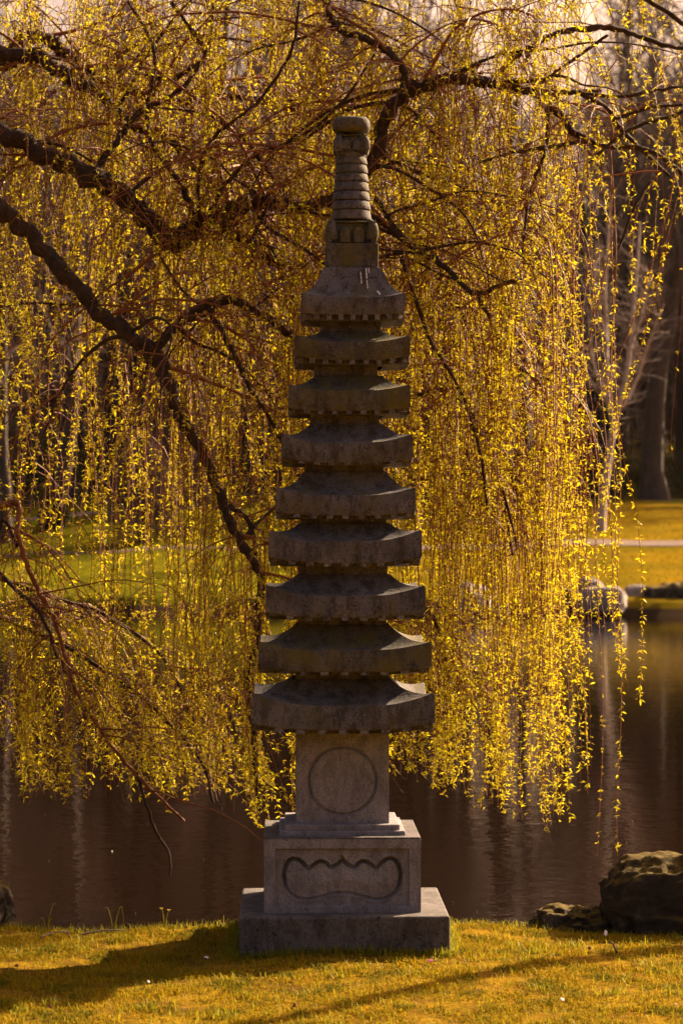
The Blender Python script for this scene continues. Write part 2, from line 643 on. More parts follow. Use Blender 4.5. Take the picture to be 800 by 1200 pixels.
half = [(402, 432), (394, 444), (382, 454), (366, 461), (356, 451), (340, 443), (322, 446), (308, 455), (297, 465), (286, 452), (268, 439), (248, 435),
        (230, 442), (217, 462), (211, 490), (216, 520), (232, 545), (252, 558), (276, 565), (305, 565), (340, 557), (370, 549), (402, 546)]
outline = half + [(804 - x, y) for x, y in half[-2:0:-1]]


def lotus_relief(U, V, w, z0, z1):
    # pixel of the enlarged photograph -> metres on the face
    sx = w / (648 - 155)
    sz = (z1 - z0) / (610 - 383)
    hx, hz = 209 * sx, None
    fr = np.maximum(np.abs(U) - hx, np.maximum((z1 - (412 - 383) * sz) * -1 + V, (z1 - (578 - 383) * sz) - V))
    D = 0.024 * sstep(0.001, -0.003, fr)
    poly = [((x - 402) * sx, z1 - (y - 383) * sz) for x, y in outline]
    s = seg_dist(U, V, poly)
    up_ = 0.35 + 0.65 * sstep(z1 - (545 - 383) * sz, z1 - (505 - 383) * sz, V)
    G = 0.036 * up_ * sstep(0.001, -0.003, s) * sstep(-0.016 - 0.014 * up_, -0.008, s)
    lip = -0.004 * sstep(0.016, 0.004, s)
    D = D + np.where(s > 0, lip, 0) - 0.012 * sstep(-0.03, -0.10, s) + 0.012 * sstep(0.001, -0.004, s) + G
    lobes = 0.004 * (1 - np.abs(np.sin(U / (w * 0.78) * math.pi * 2.0 + math.pi / 2)) ** 0.5) * sstep(-0.01, -0.03, s)
    return D + lobes


def disc_relief(U, V, w, z0, z1):
    zc = z1 - (zpx(861, w) - zpx(918, w))
    r = np.hypot(U, V - zc)
    r0 = wpx(39)
    return 0.018 * sstep(0.010, 0.003, np.abs(r - r0)) + 0.004 * sstep(r0, r0 - 0.012, r) + 0.0015 * np.sin(U * 40) * 0


# lower block: plain core, carved faces and a flat top
cxb = lean(400.5)
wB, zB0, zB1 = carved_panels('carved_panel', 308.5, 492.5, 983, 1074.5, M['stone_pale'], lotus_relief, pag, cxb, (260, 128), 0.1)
mb = box_bm(-wB / 2 + 0.09, wB / 2 - 0.09, -wB / 2 + 0.09, wB / 2 - 0.09, zB0 + 0.002, zB1 + 0.004)
bevel(obj('base_block', mb.mesh('base_block', M['stone_pale'], False), pag, (cxb, 0, 0)), 0.01)
mb = box_bm(-wB / 2, wB / 2, -wB / 2, wB / 2, zB1 - 0.004, zB1 + 0.008)
bevel(obj('base_cap', mb.mesh('base_cap', M['stone_base'], False), pag, (cxb, 0, 0)), 0.006)
square_block('lower_step', 326, 475, 974, 981.5, M['stone_pale'], lean(401), 0.006, 0.006)
square_block('upper_step', 333, 468, 966.5, 974.3, M['stone_pale'], lean(401), 0.0, 0.008)
carved_panels('disc_panel', 347, 456, 858, 968.5, M['stone_pale'], disc_relief, pag, lean(401.5), (110, 110), 0.045)
wb = wpx(109)
mb = box_bm(-wb / 2 + 0.04, wb / 2 - 0.04, -wb / 2 + 0.04, wb / 2 - 0.04, zpx(968, wb) + 0.003, zpx(856, wb))
obj('body_block', mb.mesh('body_block', M['stone_pale'], False), pag, (lean(401.5), 0, 0))

# nine roofs, from the bottom: x0, x1, corner top, centre top, centre bottom, band bottom, neck above x0, x1, neck meets slope (y)
ROOFS = [
    (293, 509, 812, 827, 856, 861.5, 346, 456, 797),
    (301, 505, 752, 762, 788, 792, 350, 453, 733),
    (310, 498, 686, 698, 724, 728, 351, 454, 674),
    (314, 494, 621, 634, 660, 664.5, 353, 453, 613),
    (322, 487, 571, 580, 604, 608.5, 358, 450, 553),
    (329, 484, 508, 518, 542, 546, 364, 445, 497),
    (337, 481, 450, 457, 481, 487.5, 369, 443, 440),
    (344.5, 480.5, 392, 400, 421, 429.5, 377, 447, 388),
    (352, 475, 342, 347.5, 368, 378, 381, 445, 313),
]
ROOF_MAT = ['stone_roof', 'stone_moss', 'stone_roof', 'stone_roof', 'stone_roof', 'stone_roof', 'stone_moss', 'stone_moss', 'stone_roof']
NP = 24                                            # points along one side


def square_ring(hw, z, lift=0.0, chop=0.0):
    out = []
    for s in range(4):
        for q in range(NP):
            u = -1 + 2 * q / NP
            # crowd the points into the corners where the eave turns up
            u = math.copysign(1 - (1 - abs(u)) ** 1.25, u)
            c = max(0.0, (abs(u) - 0.42) / 0.58) ** 1.6
            x, y = hw * u, -hw * (1 - 0.012 * (1 - abs(u)) * 0)
            a = s * math.pi / 2
            out.append((x * math.cos(a) - y * math.sin(a), x * math.sin(a) + y * math.cos(a), z + lift * c))
    return out


dentil_me = {}
dmb = box_bm(-0.5, 0.5, -0.5, 0.5, -0.5, 0.5)
dentil_mesh = dmb.mesh('dentil', M['stone_dentil'], False)
for idx, (x0, x1, yct, ytop, ybot, yband, n0, n1, yn) in enumerate(ROOFS):
    w = wpx(x1 - x0)
    h = w / 2
    wn_ = wpx(n1 - n0)
    hn = wn_ / 2
    cx = lean((x0 + x1) / 2)
    below = wpx(109) / 2 if idx == 0 else wpx(ROOFS[idx - 1][7] - ROOFS[idx - 1][6]) / 2
    zt, zb, zband = zpx(ytop, w), zpx(ybot, w), zpx(yband, w)
    zn = EYE - (yn - 625) * (PY - hn) / FPX
    lt = (zpx(yct, w) - zt) * 1.0
    lb = lt * 0.5
    band = max(0.02, zb - zband)
    if yband < 560:
        band *= 0.72
    rings = [square_ring(below * 0.98, zb - band, 0), square_ring(h * 0.84, zb - band, lb * 0.7), square_ring(h * 0.845, zb + 0.012, lb * 0.85),
             square_ring(h * 0.985, zb - 0.001, lb), square_ring(h * 0.998, zb + 0.008, lb), square_ring(h * 0.992, zt - 0.010, lt), square_ring(h * 0.982, zt, lt)]
    steps = 9
    for s in range(1, steps + 1):
        t = s / steps
        hw = h * 0.982 + (hn * 1.06 - h * 0.982) * (1 - (1 - t) ** 1.05)
        z = zt + (zn - zt) * (t ** 1.9)
        rings.append(square_ring(hw, z, lt * (1 - t) ** 1.05))
    rings.append(square_ring(hn * 0.9, zn + 0.004, 0))
    mb = MB()
    V = np.array([p for r in rings for p in r])
    # small hand-cut unevenness
    nz = np.array([mn.noise_vector(Vector(v) * 9 + Vector((idx * 7, 0, 0))) for v in V])
    V = V + nz * 0.0035
    L = 4 * NP
    a = np.arange(L)
    for r in range(len(rings) - 1):
        mb.add(V[r * L:(r + 2) * L], np.stack((a, (a + 1) % L, (a + 1) % L + L, a + L), 1))
    # merge: one vertex set so smoothing runs across rings
    full = MB()
    F = np.concatenate([np.stack((a, (a + 1) % L, (a + 1) % L + L, a + L), 1) + r * L for r in range(len(rings) - 1)])
    full.add(V, F)
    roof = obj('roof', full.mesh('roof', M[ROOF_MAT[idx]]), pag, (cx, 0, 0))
    sharp(roof, 33)
    if idx == 8:
        roof['label'] = 'topmost roof with two white bird droppings'
    # rafter ends under the eave
    nd = 9
    for s in range(4):
        for q in range(nd):
            if q == nd - 1:
                continue
            u = -1 + 2 * q / (nd - 1)
            c = max(0.0, (abs(u) - 0.42) / 0.58) ** 1.6
            d = obj('dentil', dentil_mesh, roof)
            hx = h * (0.90 if q == 0 else 0.935)
            dw = w * 0.047
            px_, py_ = hx * u * 0.985, -hx + dw * 0.35
            an = s * math.pi / 2
            d.location = (px_ * math.cos(an) - py_ * math.sin(an), px_ * math.sin(an) + py_ * math.cos(an), zb + lb * c * 0.9 - band * 0.42)
            d.rotation_euler = (0, 0, an + (R(45) if q == 0 else 0))
            d.scale = (dw * (1.25 if q == 0 else 1), dw * (1.0 if q == 0 else 1.8), band * 0.9)
    # the short neck that carries the next roof
    ztop = zpx(313, hn * 2) if idx == 8 else None
    if idx < 8:
        nxt = ROOFS[idx + 1]
        zc = zpx(nxt[5], wpx(nxt[1] - nxt[0])) + 0.03
        nb = MB()
        nb.add([(sx * hn, sy * hn, z) for z in (zn - 0.03, zc) for sx, sy in ((-1, -1), (1, -1), (1, 1), (-1, 1))],
               [(3, 2, 1, 0), (4, 5, 6, 7), (0, 1, 5, 4), (1, 2, 6, 5), (2, 3, 7, 6), (3, 0, 4, 7)])
        bevel(obj('neck', nb.mesh('neck', M['stone_roof'], False), pag, (lean((n0 + n1) / 2), 0, 0)), 0.006)

# white droppings run down the topmost slope
w9 = wpx(123)
for (xa, ya, xb, yb, r) in ((421.5, 318, 422.5, 332, 0.004), (428, 314.5, 428.6, 326, 0.005), (428.8, 328, 429.4, 338, 0.004), (431, 314, 431.4, 319, 0.003), (441, 341.0, 443.5, 345, 0.008)):
    pts = []
    for t in np.linspace(0, 1, 6):
        px_, py_ = xa + (xb - xa) * t, ya + (yb - ya) * t
        # find the depth on the concave slope
        zt9, zn9 = zpx(347.5, w9), EYE - (313 - 625) * (PY - wpx(64) / 2) / FPX
        best = None
        for s in np.linspace(0, 1, 60):
            hw = w9 / 2 * 0.982 + (wpx(64) / 2 * 1.06 - w9 / 2 * 0.982) * (1 - (1 - s) ** 1.05)
            z = zt9 + (zn9 - zt9) * s ** 1.9
            e = abs((625 - (z - EYE) * FPX / (PY - hw)) - py_)
            if best is None or e < best[0]:
                best = (e, hw, z)
        pts.append(((px_ - 400) * (PY - best[1]) / FPX, -best[1] - 0.003, best[2] + 0.002))
    mb = MB()
    tube(mb, catmull(pts, 3), r * np.array([0.5 + 0.5 * math.sin(3 + 9 * t) ** 2 for t in np.linspace(0, 1, 16)]), 6)
    o = obj('white_streak', mb.mesh('white_streak', M['dropping']), pag)


# finial
def lathe(name, prof, mat, cx, n=40, sq=0.0, mb=None):
    mb_ = mb or MB()
    V = []
    for r, z in prof:
        for q in range(n):
            a = 2 * math.pi * q / n
            c, s = math.cos(a), math.sin(a)
            k_ = 1.0
            if sq:
                p = 2 + sq
                k_ = (abs(c) ** p + abs(s) ** p) ** (-1 / p)
            V.append((r * k_ * c, r * k_ * s, z))
    a = np.arange(n)
    F = np.concatenate([np.stack((a, (a + 1) % n, (a + 1) % n + n, a + n), 1) + r * n for r in range(len(prof) - 1)])
    mb_.add(np.array(V), F)
    if mb is None:
        o = obj(name, mb_.mesh(name, mat), pag, (cx, 0, 0))
        sharp(o, 50)
        return o


SP = FPX / PY                                        # pixels per metre at the axis


def zc(py):
    return EYE - (py - 625) / SP


square_block('spire_block', 382, 444, 284, 314.5, M['stone_moss'], lean(413), 0.0, 0.006)
cs = lean(413)
# lotus base: a square block, two domed petals carved in each face and a leaf at each corner
def petal_relief(depth, off, hw, foot):
    def f(U, V, w, z0, z1):
        H = z1 - z0
        v = (V - z0) / H
        u = U / w
        edge = np.maximum(np.maximum(np.abs(u) - 0.385, v - 0.93), (np.abs(u) * 1.0 + v * 0.42 - 0.70))
        D = depth * sstep(0.015, -0.015, edge)
        for c in (-off, off):
            q = 1 - ((u - c) / hw) ** 2 - (np.clip(v - 0.42, 0, 1) / 0.36) ** 2
            q = np.where(v < foot, -1, q)
            D = D - depth * 1.05 * sstep(0.0, 0.35, q) * sstep(0.015, -0.015, edge)
        # the block leans in towards its top
        return D + 0.018 * np.clip(v - 0.55, 0, 1) ** 2 / 0.2
    return f


def petal(hw, hh, dep):
    mb = MB()
    V, n, m = [], 11, 7
    for j_ in range(m):
        for i_ in range(n):
            u = -1 + 2 * i_ / (n - 1)
            v = j_ / (m - 1)
            top = 1 - 0.30 * abs(u) ** 2.4
            bul = (1 - abs(u) ** 3) * (1 - (2 * abs(v - 0.42)) ** 3 * 0.75)
            V.append((u * hw * (1 - 0.18 * v ** 3), -dep * max(0, bul), v * hh * top))
    i_, j_ = np.meshgrid(np.arange(n - 1), np.arange(m - 1))
    q_ = (j_ * n + i_).ravel()
    mb.add(V, np.stack((q_, q_ + 1, q_ + n + 1, q_ + n), 1))
    return mb


hL = wpx(58) / 2
wl = wpx(58)
carved_panels('lotus_panel', 384, 442, 257.5, 284, M['stone_moss'], petal_relief(0.030, 0.14, 0.125, 0.02), pag, cs, (84, 40), 0.045)
mb = box_bm(-hL + 0.05, hL - 0.05, -hL + 0.05, hL - 0.05, zpx(284, wl) + 0.001, zpx(257.5, wl) - 0.002)
lot = obj('lotus_base', mb.mesh('lotus_base', M['stone_moss'], False), pag, (cs, 0, 0))
corner_pet = petal(8.0 / SP, 24 / SP, 0.045).mesh('petal', M['stone_moss'])
for s in range(4):
    o = obj('petal', corner_pet, lot)
    an2 = s * math.pi / 2 + math.pi / 4
    py_ = -hL * 1.13
    o.location = (-py_ * math.sin(an2), py_ * math.cos(an2), zc(283))
    o.rotation_euler = (0, 0, an2)
# seven rings
edges = [258.5, 246.5, 235.5, 224.5, 213.5, 203.5, 193, 184]
core = lathe('spire_shaft', [(20.2 / SP, zc(258)), (15.8 / SP, zc(176))], M['stone_roof'], cs, 32)
for i_ in range(7):
    yb, yt = edges[i_], edges[i_ + 1]
    r0 = (23.6 - 6.0 * (258 - yb) / 80) / SP
    lathe('ring', [(r0 * 0.86, zc(yb - 0.6)), (r0 * 0.985, zc(yb - 1.0)), (r0, zc(yb - 2.6)), (r0 * 0.985, zc(yb - 4.5)), (r0 * 0.93, zc(yt + 1.0)), (r0 * 0.83, zc(yt - 0.2))], M['stone_roof'], cs, 36)
wu = wpx(38)
carved_panels('upper_lotus_panel', 394.5, 432.5, 155.5, 180, M['stone_roof'], petal_relief(0.024, 0.17, 0.16, 0.25), pag, cs, (60, 40), 0.04)
mb = box_bm(-wu / 2 + 0.045, wu / 2 - 0.045, -wu / 2 + 0.045, wu / 2 - 0.045, zpx(182, wu), zpx(155.5, wu) - 0.002)
up = obj('upper_lotus', mb.mesh('upper_lotus', M['stone_roof'], False), pag, (cs, 0, 0))
up_pet = petal(6.5 / SP, 21 / SP, 0.035).mesh('petal', M['stone_roof'])
for s in range(4):
    o = obj('petal', up_pet, up)
    an = s * math.pi / 2 + math.pi / 4
    rr = wu / 2 * 1.12
    o.location = (rr * math.sin(an), -rr * math.cos(an), zc(179))
    o.rotation_euler = (0, 0, an)
lathe('upper_collar', [(0.001, zc(185)), (16.2 / SP, zc(184.5)), (18.0 / SP, zc(180)), (0.001, zc(179))], M['stone_roof'], cs, 36)
lathe('cap_jewel', [(0.001, zc(155.5)), (18.5 / SP, zc(155)), (21.6 / SP, zc(151.5)), (22.2 / SP, zc(147)), (21.6 / SP, zc(141.5)), (18.5 / SP, zc(138)), (12 / SP, zc(136.6)), (0.001, zc(136.2))], M['stone_moss'], cs, 40, 0.8)


# ------------------------------------------------------------------ rocks
def rock(name, label, loc, size, mat, seed, rotz=0.0, rough=0.28, sub=5, flat=0.35, group=None):
    bm = bmesh.new()
    bmesh.ops.create_icosphere(bm, subdivisions=sub, radius=1.0)
    off = Vector((seed * 13.7, seed * 5.1, seed * 2.9))
    for v in bm.verts:
        p = v.co.normalized()
        # blocky boulder: push the sphere towards a box, then break it up
        q = 3.2
        s = (abs(p.x) ** q + abs(p.y) ** q + abs(p.z) ** q) ** (-1 / q)
        d = s * (1 + rough * mn.fractal(p * 1.3 + off, 0.75, 2.1, 7) + rough * 0.7 * (mn.cell(p * 2.2 + off) - 0.5) * 0.35)
        vd = mn.voronoi(p * 2.1 + off)[0]
        d += 0.09 * (vd[1] - vd[0]) ** 0.5 * rough / 0.2 - 0.03
        d += 0.05 * (0.5 - abs(mn.noise(p * 5 + off))) + 0.035 * (0.5 - abs(mn.noise(p * 12 + off))) + 0.02 * mn.noise(p * 26 + off)
        c = p * d
        if c.z < -flat:
            c.z = -flat + (c.z + flat) * 0.25
        v.co = Vector((c.x * size[0] / 2, c.y * size[1] / 2, c.z * size[2] / (1 + flat) + size[2] * flat / (1 + flat)))
    me = bpy.data.meshes.new(name)
    bm.to_mesh(me)
    bm.free()
    me.materials.append(mat)
    me.polygons.foreach_set('use_smooth', [True] * len(me.polygons))
    o = obj(name, me, None, loc)
    o.rotation_euler = (0, 0, rotz)
    return tag(o, label, 'rock', group)


rock('mossy_boulder', 'large dark boulder with golden moss on top at the right edge of the grass', (2.27, 15.9, -0.16), (1.30, 0.9, 0.56), M['rock'], 5, 0.0, 0.13, 6)
rock('flat_stone', 'low flat dark stone lying at the water edge left of the large mossy boulder', (1.45, 16.0, -0.11), (0.43, 0.42, 0.19), M['rock'], 8, 0.1, 0.25)
rock('edge_rock', 'small brown rock cut by the left border of the picture beside the water', (-2.25, 16.0, -0.08), (0.34, 0.4, 0.30), M['rock'], 11, 0.6)


def far_rock(name, label, px, pybase, wpx_, hpx, Yd, mat, seed, rotz=0.3, group=None, rough=0.22):
    b = P(px, pybase, Yd)
    w = wpx_ * Yd / FPX
    hh = hpx * Yd / FPX
    return rock(name, label, (b[0], Yd, b[2]), (w, w * 0.8, hh), mat, seed, rotz, rough, 4, 0.3, group)


far_rock('shore_boulder', 'large rounded pale boulder at the far shore in front of the birch', 706, 716, 55, 28, 85.6, M['boulder'], 21, 0.1, rough=0.16)
far_rock('shore_boulder', 'smaller pale boulder behind and left of the large pale far shore boulder', 692, 700, 30, 22, 88.6, M['boulder'], 22, rough=0.2)
far_rock('shore_rock', 'middle-sized grey rock at the far shore just right of the large pale boulder', 744, 704, 26, 18, 87.2, M['boulder'], 23)
far_rock('shore_rock', 'long dark rock at the far shore near the right border', 776, 706, 44, 21, 86.6, M['rock'], 24, 0.0)
far_rock('shore_rock', 'dark rock at the far shore cut by the right border', 806, 706, 40, 24, 86.4, M['rock'], 25, 0.5)
far_rock('shore_boulder', 'big pale boulder on the far shore seen through the willow curtain', 548, 718, 50, 32, 86.0, M['boulder'], 26, 0.4)
far_rock('shore_rock', 'low dark rock left of the pale boulder behind the willow curtain', 512, 718, 26, 16, 87.5, M['rock'], 27)
far_rock('shore_rock', 'small dark rock on the far shore at the curtain right edge', 656, 708, 24, 20, 88.6, M['rock'], 29)
far_rock('shore_rock', 'brown squat rock on the far bank at the left between hanging shoots', 46, 724, 30, 30, 90.0, M['rock'], 28, 0.2)


# ------------------------------------------------------------------ the near lawn
def blades(mb, pos, hgt, wid, lean_amt, mat=0):
    n = len(pos)
    yaw = rng.uniform(0, 2 * math.pi, n)
    side = np.stack((np.cos(yaw), np.sin(yaw), np.zeros(n)), 1)
    fw = np.stack((-np.sin(yaw), np.cos(yaw), np.zeros(n)), 1)
    ln = (rng.uniform(0.1, 1, n) * lean_amt)[:, None]
    h = np.asarray(hgt)[:, None]
    w = np.asarray(wid)[:, None] * 0.5
    up = np.array((0, 0, 1.0))
    b0, b1 = pos - side * w, pos + side * w
    mid = pos + up * h * 0.55 + fw * h * ln * 0.3
    m0, m1 = mid - side * w * 0.75, mid + side * w * 0.75
    tip = pos + up * h * (1 - 0.35 * ln) + fw * h * ln
    V = np.stack((b0, b1, m1, m0, tip), 1).reshape(-1, 3)
    i = np.arange(n) * 5
    mb.add(V, np.stack((i, i + 1, i + 2, i + 3), 1), mat)
    mb.f.append(np.stack((i + 3, i + 2, i + 4), 1) + (mb.n - len(V)))
    mb.m.append((n, mat))


def scatter(n, x0, x1, y0, y1):
    x = rng.uniform(x0, x1, n)
    y = rng.uniform(y0, y1, n)
    keep = (y < shore_near(x) + 0.06) & ~((np.abs(x) < 0.58) & (np.abs(y - PY) < 0.58))
    x, y = x[keep], y[keep]
    return np.stack((x, y, height(x, y) - 0.004), 1)


mb = MB()
p = scatter(190000, -3.4, 3.4, 11.8, 16.0)
clump = np.array([mn.noise(Vector((a * 4.2, b * 4.2, 0))) for a, b in p[:, :2]])
bare = np.array([mn.fractal(Vector((a * 3.1, b * 3.1, 9.0)), 1.0, 2.1, 4) for a, b in p[:, :2]])
keep = bare + rng.normal(0, 0.12, len(p)) > -0.2
p, clump = p[keep], clump[keep]
blades(mb, p, np.clip(0.018 + 0.026 * clump + rng.gamma(2.0, 0.0045, len(p)), 0.006, 0.075), rng.uniform(0.003, 0.007, len(p)), 1.6)
p = scatter(12000, -3.4, 3.4, 11.8, 16.0)
blades(mb, p, rng.uniform(0.02, 0.06, len(p)), rng.uniform(0.003, 0.006, len(p)), 0.9, 1)
# scattered coarse tufts
for q in range(46):
    cx_, cy_ = rng.uniform(-2.4, 2.4), rng.uniform(12.6, 15.5)
    m_ = rng.integers(14, 46)
    x_, y_ = cx_ + rng.normal(0, 0.035, m_), cy_ + rng.normal(0, 0.03, m_)
    k_ = (np.abs(x_) > 0.64) | (np.abs(y_ - PY) > 0.64)
    p = np.stack((x_, y_, height(x_, y_) - 0.004), 1)[k_]
    if len(p):
        blades(mb, p, rng.uniform(0.025, 0.075, len(p)), rng.uniform(0.004, 0.008, len(p)), 1.2, 1)
# taller fringe against the plinth and along the water
fr = []
for s_ in range(2600):
    t = rng.uniform(-0.62, 0.62)
    e = 0.615 + abs(rng.normal(0, 0.03))
    c_ = [(t, -e), (e, t), (-e, t)][rng.integers(3)]
    fr.append((c_[0], PY + c_[1]))
xs = rng.uniform(-3.2, 3.2, 2600)
fr += list(zip(xs, shore_near(xs) - np.abs(rng.normal(0, 0.05, 2600))))
fr = np.array(fr)
p = np.column_stack((fr, height(fr[:, 0], fr[:, 1]) - 0.004))
blades(mb, p, rng.uniform(0.03, 0.085, len(p)), rng.uniform(0.003, 0.006, len(p)), 0.9, 1)
tag(obj('grass', mb.mesh('grass', [M['grass_blade'], M['green_blade']])), kind='stuff')


# coarse tufts on the far lawn so that its surface is not a sheet
def far_tufts():
    n = 55000
    x = rng.uniform(-26, 26, n)
    y = rng.uniform(86, 140, n)
    d = y - shore_far(x)
    k_ = (d > 0.2) & (d < 48)
    x, y = x[k_], y[k_]
    # keep the paths bare
    k_ = (np.abs(y - (106.0 - 0.14 * (x - 12) + 0.9 * np.sin(x * 0.09))) > 1.5) & ((np.abs(y - (128.5 + 0.004 * (x + 14) ** 2)) > 1.4) | (x > -5))
    x, y = x[k_], y[k_]
    mb = MB()
    p = np.stack((x, y, height(x, y) - 0.01), 1)
    blades(mb, p, rng.uniform(0.03, 0.09, len(p)), rng.uniform(0.03, 0.07, len(p)), 1.2, 0)
    return mb


M['far_grass'] = leaf_mat('far_grass', [(0.0, (0.12, 0.075, 0.005)), (0.5, (0.18, 0.115, 0.006)), (1.0, (0.09, 0.08, 0.005))], 0.3, 1.0, 0.0)
tag(obj('far_grass', far_tufts().mesh('far_grass', M['far_grass'])), kind='stuff')


# a few taller plants at the water's edge
def reed(label, px, py, blades_, Yd=15.78, flower=False):
    b = P(px, py, Yd)
    b[2] = float(height(b[0], b[1])) - 0.01
    t = thing('grass_tuft', label, 'grass tuft', tuple(b))
    for dx, dz, bend in blades_:
        mb = MB()
        pts = [(0, 0, 0), (dx * 0.35, 0.01, dz * 0.6), (dx * 0.8, 0.015, dz), (dx * 1.15, 0.0, dz - bend)]
        c_ = catmull(pts, 4)
        tube(mb, c_, np.linspace(0.0045, 0.001, len(c_)), 4)
        obj('blade', mb.mesh('blade', M['green_blade']), t)
    if flower:
        for fx, fz in ((-0.018, 0.135), (0.028, 0.125)):
            mb = MB()
            for q in range(5):
                a = q * 2 * math.pi / 5
                c_, s_ = math.cos(a), math.sin(a)
                mb.add([(fx, 0, fz), (fx + 0.010 * c_ - 0.005 * s_, 0.010 * s_ + 0.005 * c_, fz + 0.006), (fx + 0.017 * c_, 0.017 * s_, fz + 0.008),
                        (fx + 0.010 * c_ + 0.005 * s_, 0.010 * s_ - 0.005 * c_, fz + 0.006)], [(0, 1, 2, 3)])
            obj('flower', mb.mesh('flower', M['flower']), t)


reed('tall arching blade of green grass at the water edge left of the pagoda', 133, 1088, [(-0.045, 0.16, 0.0), (0.06, 0.17, 0.12), (0.02, 0.08, 0.0)])
reed('tuft of thin upright green blades nearest the left border', 55, 1088, [(0.05, 0.18, 0.0), (-0.04, 0.10, 0.03), (0.03, 0.09, 0.0)])
reed('small green sprout with two yellow flowers at the water edge', 193, 1090, [(-0.02, 0.13, 0.0), (0.03, 0.12, 0.0), (0.015, 0.06, 0.0)], flower=True)
reed('short grass tuft close beside the left corner of the plinth', 262, 1090, [(-0.03, 0.07, 0.0), (0.03, 0.08, 0.0), (0.0, 0.1, 0.0)])

# ------------------------------------------------------------------ litter on the grass


def ground_at(px, py):
    y = 14.0
    for _ in range(30):
        x = (px - 400) * y / FPX
        y = (EYE - float(height(x, y))) * FPX / (py - 625)
    x = (px - 400) * y / FPX
    return np.array((x, y, float(height(x, y))))


def stick(label, a, b, r, mat, name='fallen_twig', lift=0.03):
    pa, pb = ground_at(*a), ground_at(*b)
    mid = (pa + pb) / 2 + np.array((0, 0, 0.012))
    off = np.array((0, 0, lift))
    mb = MB()
    c_ = catmull([pa + off, mid + off, pb + off], 5)
    tube(mb, c_ - pa, np.linspace(r, r * 0.5, len(c_)), 6, rough=0.08)
    o = obj(name, mb.mesh(name, mat), None, tuple(pa))
    tag(o, label, 'twig')


stick('long pale fallen twig lying on the grass left of the pagoda', (95, 1101), (146, 1096), 0.006, M['birch_twig'])
stick('short fallen twig beside the long pale twig on the left grass', (48, 1104), (80, 1097), 0.006, M['wood_twig'])
stick('short dark stick standing up from the grass in front of the big boulder', (722, 1124), (714, 1111), 0.007, M['willow_bark'], lift=0.04)


def fleck(label, px, py, r, mat, name, cat, group=None):
    g_ = ground_at(px, py)
    mb = MB()
    n = 7
    tilt = rng.uniform(-0.6, 0.6)
    V = [(0, 0, 0.006)]
    for q in range(n):
        a = 2 * math.pi * q / n
        rr = r * (1 + 0.3 * math.sin(2 * a + px))
        V.append((rr * math.cos(a), rr * math.sin(a) * 0.8, rr * math.sin(a) * (0.5 + tilt) + 0.004 * math.cos(3 * a)))
    mb.add(V, [(0, q + 1, (q + 1) % n + 1) for q in range(n)])
    o = obj(name, mb.mesh(name, mat), None, (g_[0], g_[1], g_[2] + 0.045))
    tag(o, label, cat, group)


fleck('bright pink petal on the grass in front of the plinth right corner', 504, 1135, 0.014, M['pink'], 'pink_petal', 'petal')
fleck('pale pink petal low on the grass at the right, nearest the bottom border', 658, 1181, 0.014, M['white_petal'], 'pink_petal', 'petal')
fleck('white petal on the lit grass below the left end of the pagoda shadow', 174, 1160, 0.011, M['white_petal'], 'white_petal', 'petal')
fleck('white petal on the grass just left of the plinth, below its shadow', 242, 1131, 0.013, M['white_petal'], 'white_petal', 'petal')
fleck('white petal on the grass in front of the flat stone', 709, 1102, 0.013, M['white_petal'], 'white_petal', 'petal')
for px_, py_ in ((20, 1141), (345, 1188), (560, 1170), (790, 1187), (690, 1120), (60, 1190), (215, 1192), (770, 1130), (80, 1102)):
    fleck('curled brown dead leaf lying in the short grass', px_, py_, rng.uniform(0.009, 0.014), M['dry_leaf'], 'dead_leaf', 'leaf', 'dead leaves scattered on the near grass')

# petals and bud scales drifting on the pond
mb = MB()
n = 60
y_ = 16.6 + 22 * rng.random(n) ** 1.8
x_ = rng.uniform(-0.14, 0.14, n) * y_
r_ = rng.uniform(0.006, 0.014, n)
a_ = rng.uniform(0, 6.28, n)
c0 = np.stack((x_, y_, np.full(n, WATER + 0.004)), 1)
dx_ = np.stack((np.cos(a_) * r_, np.sin(a_) * r_, r_ * 0.25), 1)
dy_ = np.stack((-np.sin(a_) * r_ * 0.6, np.cos(a_) * r_ * 0.6, r_ * 0.1), 1)
V = np.stack((c0 - dx_ * 0.2, c0 + dy_ + np.array((0, 0, 0.004)), c0 + dx_ + np.array((0, 0, 0.006)), c0 - dy_ + np.array((0, 0, 0.004))), 1).reshape(-1, 3)
i = np.arange(n) * 4
mb.add(V, np.stack((i, i + 1, i + 2, i + 3), 1))
tag(obj('floating_petals', mb.mesh('floating_petals', M['white_petal'], False)), kind='stuff')

# ------------------------------------------------------------------ the weeping willow
TRUNK = np.array((-4.9, 19.6, 0.0))
willow = thing('weeping_willow', 'weeping willow with yellow-green spring shoots hanging over the pond behind the pagoda', 'tree', tuple(TRUNK))
SUNX = 0


def bumpy(pts, amp):
    q = np.array(pts, float)
    q[1:-1, :3] += rng.normal(0, amp, (len(q) - 2, 3))
    return q


carriers = []          # (points, radii) of all wood that shoots may hang from


